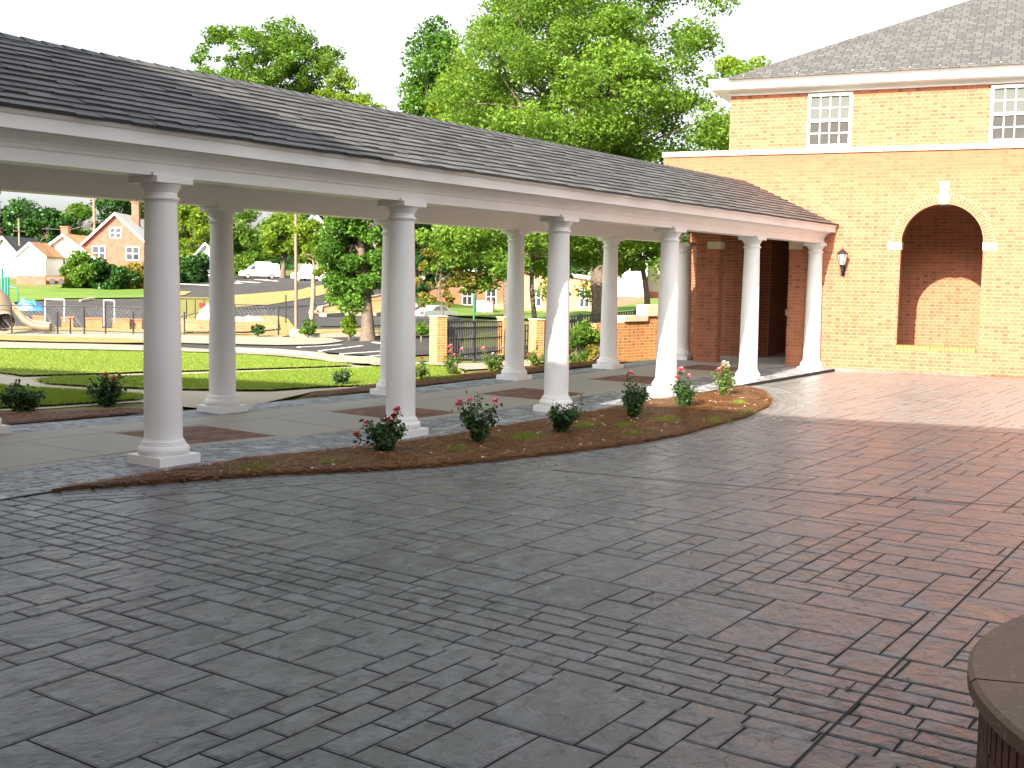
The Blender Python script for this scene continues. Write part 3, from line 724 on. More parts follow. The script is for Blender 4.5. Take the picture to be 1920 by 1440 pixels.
RF.col(RF.mix(RF.math('MULTIPLY', RF.noise(tc.outputs['Object'], 3, 6), .4), bt.outputs['Color'], (.075, .07, .065))); RF.rough(.8); RF.bump(bt.outputs['Fac'], -.5, .02)
bp(m, 'hip_roof', RF.m, recalc=False)
# wall lantern
ln = empty('wall_lantern', (22.006, 7.664, 0), BZ, 'black wall lantern with clear glass sides on the brick wall left of the arch', 'lantern')
m = MB(); lx = .28; ly = -.17
m.lathe([(.028, 2.30-.012), (.012, 2.30), (.008, 2.315), (.012, 2.325), (.004, 2.345)], 8, lx, ly)
m.lathe([(.105, 2.205), (.108, 2.212), (.07, 2.255), (.028, 2.288)], 6, lx, ly)
m.build('cap', BLACK, ln, smooth=30); m = MB()
m.lathe([(.035, 1.985), (.052, 1.99), (.056, 2.0)], 6, lx, ly)
m.tube([(lx, ly, 1.985), (lx, ly, 1.94), (lx, ly+.02, 1.90), (lx, ly+.05, 1.87), (lx, -.02, 1.86)], [.035, .028, .020, .016, .018], 8)
m.tube([(lx, ly, 1.94), (lx, ly-.0, 1.885), (lx, ly, 1.86)], [.022, .030, .004], 8)
m.box(lx-.045, lx+.045, -.022, .0, 1.80, 2.02)
m.build('bracket', BLACK, ln, smooth=30)
m = MB()
for i in range(6):
    a = math.pi*i/3; m.tube([(lx+.054*math.cos(a), ly+.054*math.sin(a), 2.0), (lx+.100*math.cos(a), ly+.100*math.sin(a), 2.206)], .006, 4)
m.build('cage', BLACK, ln)
GL = NT('lantern_glass'); GL.col((.75, .78, .72)); GL.rough(.12); GL.b.inputs['Transmission Weight'].default_value = .6
m = MB(); m.lathe([(.050, 2.001), (.094, 2.204)], 6, lx, ly, cap=False); m.build('glass', GL.m, ln)
m = MB(); m.lathe([(.010, 2.0), (.012, 2.06), (.011, 2.12), (.002, 2.14)], 8, lx, ly); m.build('bulb', WHITE, ln)

# ------------------------------------------------------------------ the tall building behind the camera, whose shade lies over the courtyard
ob = empty('brick_building', (-3.26, 2.93, 0), BZ, 'tall brick building behind the viewpoint that shades the near courtyard', 'building')
m = MB(); m.box(-24, 16, -9, -.45, -.3, 9.75); m.build('wall', BRICK2, ob)
m = MB(); m.box(-24.4, 16.4, -9.4, -.1, 9.75, 9.86); m.box(-24.45, 16.45, -9.45, 0, 9.86, 10.1); m.build('cornice', WHITE, ob)
m = MB(); m.add([(-24.4, 0-.1, 10.1), (16.4, -.1, 10.1), (16.4, -9.4, 10.1), (-24.4, -9.4, 10.1), (-20, -4.7, 11.2), (12, -4.7, 11.2)], [(0, 1, 5, 4), (1, 2, 5), (2, 3, 4, 5), (3, 0, 4)]); m.build('roof', RF.m, ob)
for i in range(10):
    for z in (1.0, 4.0, 7.0):
        x = -21.5+i*3.9; m = MB(); m.box(x, x+1.2, -.46, -.42, z, z+.08); m.box(x, x+1.2, -.46, -.42, z+1.7, z+1.78); m.box(x, x+.07, -.46, -.42, z+.08, z+1.7); m.box(x+1.13, x+1.2, -.46, -.42, z+.08, z+1.7)
        for k in (1, 2, 3): m.box(x+.07, x+1.13, -.455, -.43, z+.08+k*.4, z+.105+k*.4)
        f_ = m.build('window', WHITE, ob); m = MB(); m.box(x+.07, x+1.13, -.449, -.44, z+.08, z+1.7); m.build('pane', GLASS, f_)

# ------------------------------------------------------------------ round capped planter, near right
c_lat, c_dep, RP = 2.666, 3.055, 1.315
fw = Vector((math.cos(YAW), math.sin(YAW))); rt = Vector((math.sin(YAW), -math.cos(YAW)))
pc = fw*c_dep+rt*c_lat
pt_ = empty('round_planter', (pc.x, pc.y, 0), 0, 'low round brick seat wall with an olive-brown stone cap at the near right corner', 'planter')
CAPM = NT('cap_stone'); _o = CAPM.obj(); _f = CAPM.mix(CAPM.ramp(CAPM.noise(_o, 2.2, 6, .6), [(.35, 0.), (.65, 1.)]), (.085, .065, .038), (.150, .082, .045))
_f = CAPM.mix(CAPM.ramp(CAPM.noise(_o, 55, 4), [(.60, 0.), (.72, .8)]), _f, (.25, .20, .14)); CAPM.col(_f); CAPM.rough(.62); CAPM.bump(CAPM.noise(_o, 60, 4), .3, .004)
for k in range(8):                                        # cap in eight curved stones
    a0 = 2*math.pi*k/8+.35; a1 = a0+2*math.pi/8-.009; m = MB(); n = 14
    prof = [(RP-.28, .385), (RP-.012, .385), (RP, .397), (RP, .438), (RP-.014, .45), (RP-.28, .45)]
    vs = [(r*math.cos(a0+(a1-a0)*i/n), r*math.sin(a0+(a1-a0)*i/n), z) for i in range(n+1) for r, z in prof]; q = len(prof)
    fs = [(i*q+j, i*q+(j+1) % q, (i+1)*q+(j+1) % q, (i+1)*q+j) for i in range(n) for j in range(q)]+[tuple(range(q))[::-1], tuple(n*q+j for j in range(q))]
    m.add(vs, fs); m.build('cap_stone', CAPM.m, pt_, smooth=40)
m = MB(); m.lathe([(RP-.05, -.1), (RP-.05, .384)], 96, cap=False); m.lathe([(RP-.25, .384), (RP-.25, -.1)], 96, cap=False); m.build('mortar_core', plain('dark_mortar', (.16, .13, .09), .9), pt_)
m = MB(); nb = 52                                        # bricks of the curved wall
for c in range(5):
    for k in range(nb):
        if c == 4: sub = [(k+j/3., k+(j+1)/3.) for j in range(3)]; z0, z1 = .262, .380
        else: sub = [(k+.5*(c % 2), k+1+.5*(c % 2))]; z0, z1 = -.03+c*.0735, -.03+c*.0735+.0635
        for s0, s1 in sub:
            a0 = 2*math.pi*s0/nb+.004; a1 = 2*math.pi*s1/nb-.004; r0, r1 = RP-.13, RP-.040; am = (a0+a1)/2
            vs = [(r*math.cos(a), r*math.sin(a), z) for z in (z0, z1) for a in (a0, am, a1) for r in (r0, r1)]
            m.add(vs, [(0, 1, 3, 2), (2, 3, 5, 4), (6, 8, 9, 7), (8, 10, 11, 9), (1, 7, 9, 3), (3, 9, 11, 5), (0, 6, 7, 1), (4, 5, 11, 10)])
m.build('brick_wall', plain('planter_brick', (.085, .032, .022), .8, .5, 7, bump=.4, bscale=60), pt_)
m = MB(); m.lathe([(.01, .33), (RP-.25, .33)], 48, cap=False); m.build('soil', MMULCH, pt_)

# ------------------------------------------------------------------ lawns, paths, roads beyond the walkway
LAWN1 = [(-60,729),(0,731),(60,735),(130,739),(200,744),(268,749),(262,753),(200,758),(100,765),(0,770),(-60,773)]
LAWN2 = [(66,717),(120,712),(266,710),(437,704.5),(590,697.5),(712,693.5),(800,691),(862,697),(862,716),(700,727),(590,731),(508,737),(437,737),(266,733),(165,729),(90,724)]
LAWN3 = [(-60,657),(120,658),(300,662),(400,667),(520,671),(600,679),(664,689),(590,692),(437,697),(266,702),(120,707),(41,709),(20,706),(0,703),(-60,696)]
GRP = []
for q in (LAWN1, LAWN2, LAWN3): psheet('lawn', q, .05, MGRASS, L=.6); GRP.append([hit(*p) for p in q])
psheet('path', [(-60,688),(100,690),(400,684),(660,682),(870,686),(870,718),(700,730),(590,736),(500,757),(430,768),(372,768),(262,756),(100,768),(-60,775)], .015, MPATH, L=.8)
def gblades(i, n, h): P = scatter([(p.x, p.y) for p in GRP[i]], n, lambda x, y: T(x, y)+.04); P[:, :2] += NR.normal(size=(len(P), 2))*.045; tag(blades('grass', P, h, .012, MGR), kind='stuff')
gblades(0, 30000, .055); gblades(1, 50000, .045); gblades(2, 70000, .045)
psheet('road', [(-80,560),(0,575),(60,566),(270,561),(330,552),(335,527),(430,521),(560,519),(760,522),(830,560),(870,610),(860,664),(720,672),(600,663),(520,668),(340,663),(0,655),(-80,652),(-80,640),(0,641),(0,600),(-80,600)][:18], .05, MASPH, L=3)
psheet('playground_surface', [(-80,612),(0,614),(150,617),(270,620),(340,600),(420,596),(520,594),(540,600),(560,628),(524,636),(380,634),(250,627),(0,624),(-80,623)], .075, MSTRAW, L=2)
psheet('sidewalk', [(-80,623),(0,624),(250,627),(380,634),(524,636),(620,638),(645,643),(600,650),(520,652),(380,649),(240,639),(0,632),(-80,631)], .09, CONCL, L=2)
psheet('dry_verge', [(-80,632),(0,633),(240,640),(330,648),(230,649),(0,643),(-80,641)], .11, MSTRAW, L=2)
psheet('sidewalk', [(-80,643),(0,645),(230,651),(420,662),(520,667),(590,674),(680,688),(600,681),(520,673),(300,664),(0,658),(-80,657)], .085, CONCL, L=2)
psheet('sidewalk', [(590,668),(720,676),(815,690),(870,700),(860,688),(790,680),(700,690),(640,684)][:5]+[(700,692),(660,686)], .075, CONCL, L=2)
psheet('dry_verge', [(440,556),(560,546),(665,534),(680,538),(655,546),(600,556),(540,568),(500,574),(440,578),(405,570)], .10, MSTRAW, L=3)
psheet('dry_verge', [(335,548),(360,549),(345,556),(320,557)], .11, MSTRAW, L=3)
psheet('dry_verge', [(560,622),(640,620),(760,618),(820,612),(820,634),(720,634),(620,632),(556,634)], .09, MSTRAW, L=2)
psheet('road', [(585,594),(610,598),(720,600),(760,606),(760,612),(640,616),(600,616)], .10, MASPH, L=3)
psheet('lawn_slope', [(-80,548),(30,543),(120,540),(200,543),(268,536),(275,560),(120,562),(60,566),(0,573),(-80,580)], .12, MFIELD, L=4)
psheet('lawn_slope', [(770,560),(880,566),(1010,572),(1110,590),(1110,606),(960,602),(850,596),(800,590)], .14, MFIELD, L=4)
psheet('lawn_slope', [(1150,590),(1160,582),(1215,566),(1260,566),(1260,600),(1160,600)], .25, MFIELD, L=4)
psheet('clay_mound', [(345,608),(380,602),(440,600),(520,598),(524,622),(460,628),(345,628)], .14, MCLAY, L=1)
isl = [(586,590),(600,580),(640,572),(700,560),(760,552),(780,580),(760,592),(700,594),(640,594),(605,596)]
psheet('traffic_island', isl, .13, MCLAY, L=2)
I3 = [hit(*p) for p in isl]; ribbon('kerb', [(p.x, p.y) for p in I3], .5, .1, .16, CONCL)
def rib(name, pix, wd, off, h, mat): return ribbon(name, [hit(*p) for p in pix], wd, off, h, mat)
psheet('sidewalk', [(838,686),(900,681),(1000,676),(1062,680),(1000,689),(900,695),(842,698)], .03, CONCL, L=.8)
psheet('service_yard', [(826,676),(838,655),(1000,650),(1062,660),(1000,672),(900,677)], .04, MASPH, L=1.2)
rib('kerb', [(556,636),(640,634),(740,631),(815,627)], .45, .06, .16, CONCL)
rib('kerb', [(420,663),(520,667),(600,674),(690,688)], .25, .1, .08, CONCL)
for q in ([(640,668),(735,661)], [(640,676),(740,668)], [(560,655),(640,650)], [(600,662),(680,652)], [(700,645),(735,648)]): rib('painted_line', q, .12, .07, .004, MPAINT)
for q in ([(340,533),(400,536)], [(395,529),(455,532)], [(445,528),(487,531)], [(480,525),(520,528)], [(335,528),(430,523)]): rib('painted_line', q, .35, .06, .004, MPAINT)
rib('kerb', [(330,530),(430,524),(560,521)], .5, .08, .16, CONCL)

# ------------------------------------------------------------------ vegetation
GREEN = leafmat('leaf_oak', (.028, .075, .010), (.14, .26, .03), .45)
OAKL = leafmat('leaf_bright', (.04, .10, .012), (.20, .34, .045), .5)
MAGL = leafmat('leaf_magnolia', (.022, .07, .01), (.12, .25, .035), .35, .35)
GREEND = leafmat('leaf_dark', (.010, .040, .010), (.045, .12, .02), .25, .4)
GREENL = leafmat('leaf_light', (.07, .14, .012), (.20, .30, .03), .5)
GREENO = leafmat('leaf_orange', (.05, .12, .015), (.30, .22, .05), .4)
ROSEL = leafmat('leaf_rose', (.016, .045, .014), (.07, .15, .045), .2, .35)
ROSELIT = leafmat('leaf_rose_sunlit', (.05, .11, .02), (.16, .24, .05), .35)  # paler copy of the rose leaf, sunlight painted in, for bushes in sun
def leaves(name, P, size, mat, parent, clump=None, fold=.35):
    n = len(P); N_ = NR.normal(size=(n, 3)); N_[:, 2] = np.abs(N_[:, 2])+.35; N_ /= np.linalg.norm(N_, axis=1)[:, None]
    A = np.cross(N_, NR.normal(size=(n, 3))); A /= np.linalg.norm(A, axis=1)[:, None]+1e-9; B = np.cross(N_, A)
    s = size*NR.uniform(.6, 1.3, n)[:, None]
    V = np.stack([P-A*s*.5, P+B*s*.30+N_*s*.08, P+A*s*.55-N_*s*fold*.3, P-B*s*.30+N_*s*.08], 1)
    t = np.clip((clump if clump is not None else .5)*.55+NR.uniform(0, .5, n), 0, 1)
    return fastmesh(name, V.reshape(-1, 3), np.arange(n*4).reshape(n, 4), mat, parent, np.repeat(t, 4))
def tree(name, label, base, ctr, radii, n, size, mat, bark=BARK, rt=.3, group=None, cat='tree', limbs=9, nclump=60, cr=.22, shell=.55, zmin=None, fork=None, seed=0, flat=.75):
    """trunk, limbs that reach the leaf clumps, and a crown of leaf-sized faces in clumps with gaps between"""
    global NR
    NR = np.random.default_rng(seed+5); rs = random.Random(seed)
    b = Vector(base); c = Vector(ctr)-b; e = empty(name, b, 0, label, cat, group)
    R3 = np.array(radii, float)
    d = NR.normal(size=(nclump, 3)); d /= np.linalg.norm(d, axis=1)[:, None]
    rr = NR.uniform(shell**3, 1, nclump)**(1/3.); K = d*rr[:, None]*R3*(1+.16*np.sin(d[:, :1]*5+seed)+.12*np.sin(d[:, 2:]*7+seed*2))+np.array(c)
    if zmin is not None: K[:, 2] = np.maximum(K[:, 2], zmin)
    ck = NR.uniform(.55, 1.25, nclump)*cr*R3.mean(); ct_ = NR.uniform(0, 1, nclump)
    idx = NR.choice(nclump, n, p=ck**2/np.sum(ck**2)); q = NR.normal(size=(n, 3)); q /= np.linalg.norm(q, axis=1)[:, None]
    q *= (NR.uniform(0, 1, n)**.45)[:, None]; P = K[idx]+q*ck[idx][:, None]*np.array([1.15, 1.15, flat])
    leaves('crown', P, size, mat, e, ct_[idx])
    m = MB(); hb = max(.25*c.z, c.z-R3[2]*.75) if fork is None else fork
    tip = Vector((c.x*.5+rs.uniform(-.2, .2), c.y*.5, hb))
    m.tube([(0, 0, -.3), (0, 0, .02), (c.x*.1, c.y*.1, hb*.35), (c.x*.3, c.y*.3, hb*.7), tip], [rt*1.5, rt*1.15, rt*.9, rt*.82, rt*.72], 10)
    top = Vector((c.x, c.y, c.z+R3[2]*.6)); mid = tip.lerp(top, .5)+Vector((rs.uniform(-.3, .3), rs.uniform(-.3, .3), 0))
    m.tube([tip, mid, top], [rt*.7, rt*.35, rt*.06], 8)
    for i in range(limbs):
        k = Vector(c).lerp(Vector(K[rs.randrange(nclump)]), .68); s = tip.lerp(mid, rs.uniform(0, .7)); h = s.lerp(k, .5)+Vector((0, 0, rs.uniform(-.05, .18)*R3[2]))
        r0 = rt*rs.uniform(.3, .5); m.tube([s, s.lerp(h, .5)+Vector((0, 0, .03*R3[2])), h, k], [r0, r0*.7, r0*.45, r0*.12], 6)
        for j in range(3):
            k2 = Vector(K[int(np.argmin(((K-np.array(h.lerp(k, .5))-NR.normal(size=3)*R3*.3)**2).sum(1)))]); m.tube([h, h.lerp(k2, .5)+Vector((0, 0, .1)), k2], [r0*.35, r0*.2, r0*.05], 5)
    m.build('trunk', bark, e, smooth=60); return e
def vt(u, v0, D): p = at(u, 500, D); return Vector((p.x, p.y, v0))
def TR(name, label, ub, vb, D, uc, vc, ru, rv, n, size, mat, rd=None, **k):
    """trunk foot at pixel (ub, vb), crown centred at pixel (uc, vc) with radii ru, rv in pixels, all at distance D"""
    s = D/FPX; tree(name, label, at(ub, vb, D), at(uc, vc, D), ((rd or ru)*s, ru*s, rv*s), n, size, mat, **k)
TR('oak_tree', 'great spreading bright green oak rising behind the walkway roof', 1128,640,42, 1098,200,282,290, 150000,.14,OAKL, rt=.36, nclump=330, cr=.13, shell=.15, limbs=26, seed=1, fork=4.6)
TR('oak_tree', 'low leafy boughs between the third and fourth columns, in front of the brick hall', 1005,655,36, 975,450,170,88, 30000,.13,OAKL, rt=.09, nclump=90, cr=.2, seed=22, fork=2.6)
TR('shade_tree', 'deep green upright tree touching the left flank of the oak', 745,600,62, 822,195,60,140, 22000,.22,MAGL, rt=.25, nclump=110, cr=.3, seed=33, shell=.1)
TR('shade_tree', 'yellow-green tree filling the gap under the left flank of the oak', 955,600,52, 895,240,90,110, 16000,.2,GREENL, rt=.22, nclump=60, cr=.26, seed=4)
TR('shade_tree', 'pale green tree peeping over the left eave of the brick building', 1390,560,60, 1376,190,72,98, 9000,.2,GREENL, rt=.2, nclump=40, cr=.28, seed=5)
TR('shade_tree', 'round airy tree standing alone against the white sky on the left', 415,530,92, 508,150,126,112, 34000,.27,GREEN, rt=.35, nclump=260, cr=.13, shell=.2, flat=.95, limbs=16, seed=6, fork=11)
TR('shade_tree', 'thin wispy yellow-green treetop right of the round airy tree', 745,600,53, 642,222,58,82, 9500,.17,GREENL, bark=BARKL, rt=.19, nclump=60, cr=.24, seed=7, fork=4.2, limbs=10)
TR('shade_tree', 'small leafy tree with pale trunk beside the tall lamp post', 583,625,50, 598,462,58,58, 9000,.17,GREENL, bark=BARKL, rt=.12, nclump=34, cr=.26, seed=8, fork=2.4)
TR('magnolia_tree', 'dense glossy dark green tree hanging low between the second and third columns', 690,626,46, 667,430,72,155, 32000,.17,MAGL, bark=BARK, rt=.24, nclump=90, cr=.24, shell=.5, seed=9, fork=3.0)
TR('magnolia_tree', 'dark low crown right behind the second front column', 748,600,60, 800,470,62,75, 12000,.2,GREEND, rt=.2, nclump=40, cr=.28, seed=10)
TR('young_tree', 'slim many-stemmed young tree with coppery lower leaves by the gate', 832,640,36, 826,520,50,66, 2600,.12,GREENO, rt=.035, nclump=34, cr=.2, seed=11, fork=1.2, limbs=12)
TR('young_tree', 'little staked tree on the traffic island', 641,584,84, 636,505,42,42, 4200,.28,GREENL, rt=.09, nclump=24, cr=.3, seed=12)
TR('shade_tree', 'leafy boughs hanging above the white house on the right', 1215,600,55, 1195,455,75,58, 12000,.18,GREENL, rt=.16, nclump=46, cr=.25, seed=13)
far = [(20,515,185,30,412,62,50,GREEND,'dark round'), (95,515,180,88,428,42,42,GREEND,'dark low'), (150,512,190,150,425,48,38,GREEN,'mid green'), (225,512,200,225,402,48,42,GREEND,'dark tall'),
       (365,520,160,362,430,50,58,GREENL,'yellow-green'), (465,515,165,470,452,55,58,GREEN,'olive'), (530,520,150,538,440,52,52,GREENL,'light'), (700,515,200,700,440,70,50,GREEN,'hazy'),
       (760,515,170,765,455,60,60,GREEND,'shady'), (585,512,175,590,430,50,50,GREEND,'dim'), (1010,510,170,1020,440,90,60,GREEND,'dark wide'), (1280,510,150,1290,430,90,80,GREEN,'tall'), (-70,515,180,-70,420,60,55,GREEN,'leafy'), (300,515,185,300,430,50,50,GREEND,'dark plump')]
WH = ['at the far left edge', 'behind the grey house', 'behind the orange-roofed house', 'behind the ridge of the brick cottage', 'right of the brick cottage', 'above the white van', 'left of the lamp post', 'beyond the road bend',
      'behind the second column', 'far beyond the lamp post', 'beyond the brick hall', 'beyond the white house', 'outside the left edge', 'behind the brick cottage chimney']
for i, (a, b, D, c, d, e, f, g, h) in enumerate(far):
    TR('distant_tree', f'{h} tree on the far hillside {WH[i]}', a, b, D, c, d, e, f, 4200, .62, g, rt=.35, nclump=34, cr=.32, group='trees on the far hillside', seed=40+i)
def shrub(name, label, u, v, D, ru, rv, n, size, mat, group=None, **k):
    TR(name, label, u, v, D, u, v-rv*.72, ru, rv, n, size, mat, rt=.03, nclump=22, cr=.4, shell=.3, limbs=5, cat='shrub', group=group, fork=.2, zmin=.06, flat=1, **k)
shrub('shrub', 'big round bright green bush on the slope before the brick cottage', 160,541,118, 40,32,5200,.5,GREEN, seed=60)
shrub('shrub', 'dark bush right of the big round bush', 208,541,117, 34,26,4200,.45,GREEND, seed=61)
shrub('shrub', 'reddish-green bush at the foot of the brick cottage', 252,538,119, 26,30,2600,.4,GREENO, seed=62)
shrub('shrub', 'shady hedge bush beside the parking lot', 365,526,130, 42,26,3800,.5,GREEND, seed=63)
shrub('shrub', 'bush behind the bonnet of the white van', 462,520,148, 30,24,2200,.5,GREEN, seed=64)
shrub('shrub', 'tall rounded evergreen shrub against the stepped brick wall', 1092,692,24.5, 30,48,5200,.075,GREEN, seed=65)
shrub('shrub', 'orange-tinged shrub at the low end of the stepped brick wall', 1122,690,24.2, 16,30,1500,.07,GREENO, seed=66)
shrub('shrub', 'slender upright sapling bush beside the magnolia trunk', 655,630,47, 14,26,900,.14,GREENL, seed=67)
shrub('shrub', 'small blue-green weed clump inside the wire fence', 483,626,49, 11,11,500,.12,GREEND, seed=68)
shrub('shrub', 'weedy bush right of the lamp post base', 577,628,49, 14,16,700,.13,GREEN, seed=69)
shrub('shrub', 'small bush at the kerb left of the first gate pillar', 790,628,44, 10,14,500,.14,GREEN, seed=70)
# a wooded horizon behind everything
P = []
NR = np.random.default_rng(99)
for k in range(30000):
    a = rad(-42+118*NR.uniform()); r = NR.uniform(228, 258); h = 9+5*noise.noise(Vector((a*9, 0, 3)))+3*noise.noise(Vector((a*40, 1, 3)))
    P.append((r*math.cos(a), r*math.sin(a), NR.uniform(-3, h)))
o = leaves('distant_woods', np.array(P), 1.9, GREEND, None, NR.uniform(0, 1, len(P))); tag(o, kind='stuff')

# roses
RED = NT('petal_red'); RED.col(RED.mix(RED.attr('tint'), (.35, .008, .015), (.62, .03, .05))); RED.rough(.5)
PINK = NT('petal_pink'); PINK.col(PINK.mix(PINK.attr('tint'), (.62, .06, .12), (.85, .30, .36))); PINK.rough(.5)
BLUSH = NT('petal_blush'); BLUSH.col(BLUSH.mix(BLUSH.attr('tint'), (.85, .55, .45), (.9, .75, .6))); BLUSH.rough(.5)
def flower(loc, r, mat, parent, rs):
    V = []; Tn = []; F = []
    for k in range(16):
        a = k*2.4; t = k/16.; rad_ = r*(.25+.75*t); up = (1-t)*r*.7; tilt = t
        c = Vector((math.cos(a)*rad_*.55, math.sin(a)*rad_*.55, up)); o_ = Vector((math.cos(a), math.sin(a), .9-1.1*t)).normalized(); s = Vector((-math.sin(a), math.cos(a), 0))
        b = len(V); w_ = r*.45
        for p in (c-o_*w_*.5, c+s*w_*.7+o_*w_*.1, c+s*w_*.45+o_*w_*.8, c+o_*w_*1.0, c-s*w_*.45+o_*w_*.8, c-s*w_*.7+o_*w_*.1): V.append(tuple(Vector(loc)+p)); Tn.append(rs.random())
        F.append((b, b+1, b+2, b+3)); F.append((b, b+3, b+4, b+5))
    return fastmesh('flower', np.array(V), np.array(F), mat, parent, Tn)
def rose(label, p, h, rx, nl, fl, mat=ROSEL, seed=0, ls=.048):
    nl = int(nl*1.7)
    """stems, leaves and blooms; fl = list of (dx, height, petal material, radius), dx to the right as seen from the court"""
    global NR
    NR = np.random.default_rng(seed); rs = random.Random(seed)
    e = empty('rose_bush', p, 0, label, 'rose bush', 'rose bushes planted along the walkway'); tips = []; m = MB(); LP = []
    for i in range(11):
        a = rs.uniform(0, 6.28); r = rx*rs.uniform(.3, .95); z = h*rs.uniform(.55, .98); t = Vector((math.cos(a)*r, math.sin(a)*r, z)); b = Vector((rs.uniform(-.03, .03), rs.uniform(-.03, .03), 0))
        md = b.lerp(t, .5)+Vector((math.cos(a)*r*.18, math.sin(a)*r*.18, 0)); m.tube([b-Vector((0, 0, .05)), md, t], [.006, .004, .002], 5); tips.append((b, md, t))
        if i < 7:
            a2 = a+rs.uniform(-.9, .9); t2 = md+Vector((math.cos(a2)*rx*.4, math.sin(a2)*rx*.4, h*.25)); m.tube([md, t2], [.003, .0015], 4); tips.append((md, md.lerp(t2, .5), t2))
    rgt = Vector((math.sin(YAW), -math.cos(YAW), 0))
    for dx, z, mt, r in fl:
        t = rgt*dx+Vector((rs.uniform(-.05, .05), rs.uniform(-.05, .05), z)); md = t*.5+Vector((0, 0, z*.1)); m.tube([(0, 0, 0), md, t], [.005, .004, .002], 5); tips.append((Vector((0, 0, 0)), md, t))
        flower(t, r*1.85, mt, e, rs)
    for k in range(nl):
        b, md, t = rs.choice(tips); q = rs.uniform(.0, 1)**.7; s = (b.lerp(md, q*2) if q < .5 else md.lerp(t, q*2-1)); LP.append(tuple(s+Vector((rs.gauss(0, .033), rs.gauss(0, .033), rs.gauss(0, .028)))))
    for k in range(nl//3): a = rs.uniform(0, 6.28); r = rx*.45*rs.random()**.5; LP.append((math.cos(a)*r, math.sin(a)*r, rs.uniform(.03, h*.5)))
    m.build('stem', BARK, e); leaves('foliage', np.array(LP), ls, mat, e, NR.uniform(0, 1, len(LP)))
def nh(u, v): p = near_hit(u, v, lambda x, y: zc(x, y)+.03); return p
R1, R2, R3 = (RED.m, PINK.m, BLUSH.m)
rose('squat rose bush with dark red blooms before the second front column', nh(722,846), .33,.20,520,[(-.27,.12,R1,.035),(-.2,.24,R1,.025),(-.02,.27,R1,.032),(.07,.36,R1,.036),(.13,.31,R1,.030)], seed=1)
rose('tall open rose bush with pink clusters at both sides between the second and third columns', nh(898,830), .46,.19,360,[(-.22,.36,R2,.030),(-.19,.40,R2,.028),(-.15,.41,R2,.030),(.20,.40,R2,.034),(.03,.50,R2,.012)], seed=2)
rose('flowerless dark rose bush with reddish shoots before the third front column', nh(1052,811), .36,.20,480,[(.21,.36,R1,.006)], seed=3)
rose('upright rose bush with a single pink bloom on top left', nh(1187,783), .43,.17,520,[(-.04,.52,R2,.034)], seed=4)
rose('rose bush with coral pink blooms before the fourth front column', nh(1284,763), .38,.18,480,[(-.02,.47,R2,.038),(-.08,.37,R1,.026),(.06,.40,R2,.022)], seed=5)
rose('sunlit rose bush with pale blush blooms at the tip of the bed', nh(1356,741), .40,.13,360,[(-.07,.42,R3,.030),(-.05,.36,R2,.032),(0,.47,R3,.028),(.06,.45,R3,.026),(.03,.42,R3,.022)], mat=ROSELIT, seed=6)
rose('rose bush with small dark red buds at the left edge', hit(45,776), .40,.27,700,[(-.16,.30,R1,.022)], seed=7)
rose('rose bush with bright red blooms in the rear bed left of the first column', hit(200,763), .38,.24,700,[(-.02,.39,R1,.024),(.02,.38,R1,.028),(.10,.34,R1,.030),(.14,.39,R1,.024)], seed=8)
rose('small leafy rose bush without blooms beside the rear second column', hit(640,727), .34,.20,260,[(0,.3,R1,.004)], seed=9)
rose('rose bush behind the second front column with one red bloom', hit(785,716), .32,.16,200,[(.07,.36,R1,.03)], mat=ROSELIT, seed=10)
rose('sunlit rose bush with vivid pink blooms before the first gate pillar', hit(848,708), .42,.18,240,[(-.05,.50,R2,.036),(-.02,.42,R2,.030),(.14,.46,R2,.030),(.05,.36,R2,.028)], mat=ROSELIT, seed=11)
rose('bushy sunlit rose with two pink blooms before the iron fence', hit(927,701), .38,.22,520,[(-.20,.42,R2,.034),(.14,.43,R2,.034),(-.03,.34,R3,.02)], mat=ROSELIT, seed=12)
rose('sunlit rose with one red bloom below the second gate pillar', hit(1004,692), .38,.20,420,[(.03,.47,R1,.022),(-.13,.26,R1,.022)], mat=ROSELIT, seed=13)
# weeds in the bed
NR = np.random.default_rng(5)
for (u, v, n, s) in [(985,822,500,.30),(860,846,200,.16),(1095,800,260,.25),(1170,800,240,.2),(1250,790,350,.3),(1190,815,160,.2),(1385,757,220,.16),(1400,775,120,.2),(470,880,200,.35),(620,868,120,.2),(1340,790,200,.3),(1300,735,0,.1)]:
    if not n: continue
    p = nh(u, v); a = NR.normal(size=(n, 2))*s*.45; P = np.c_[a[:, 0]+p.x, a[:, 1]*.6+p.y, np.full(n, p.z-.01)]
    tag(blades('weed_grass', P, .075, .007, MGR), kind='stuff')

# ------------------------------------------------------------------ things in the middle distance
def vbox(m, p, sx_, sy_, z0, z1, rz=0): m.box(-sx_/2, sx_/2, -sy_/2, sy_/2, z0, z1, Matrix.Translation(p) @ Matrix.Rotation(rz, 4, 'Z'))
BRICKP = brickmat('pier_brick', mortar=(.55, .40, .20), c1=(.48, .20, .075), c2=(.38, .15, .055))
def pier(label, u, v, D, wd, h, rz):
    p = at(u, v, D); e = empty('gate_pillar', p, rz, label, 'pillar', 'brick gate pillars')
    m = MB(); m.box(-wd/2, wd/2, -wd/2, wd/2, -.4, h); m.build('shaft', BRICKP, e)
    m = MB(); m.box(-wd/2-.02, wd/2+.02, -wd/2-.02, wd/2+.02, h, h+.03); m.build('cap', CREAM, e); return p
s30 = 30/FPX
pa = pier('brick gate pillar at the left end of the iron fence', 821,692,30, .32, 98*s30, rad(-15))
pb = pier('brick gate pillar between the rear third column and the front third column', 1005,684,32, .30, 84*32/FPX, rad(-15))
pcx = pier('brick gate pillar hidden partly by the rear third column', 944,672,36, .30, 76*36/FPX, rad(-15))
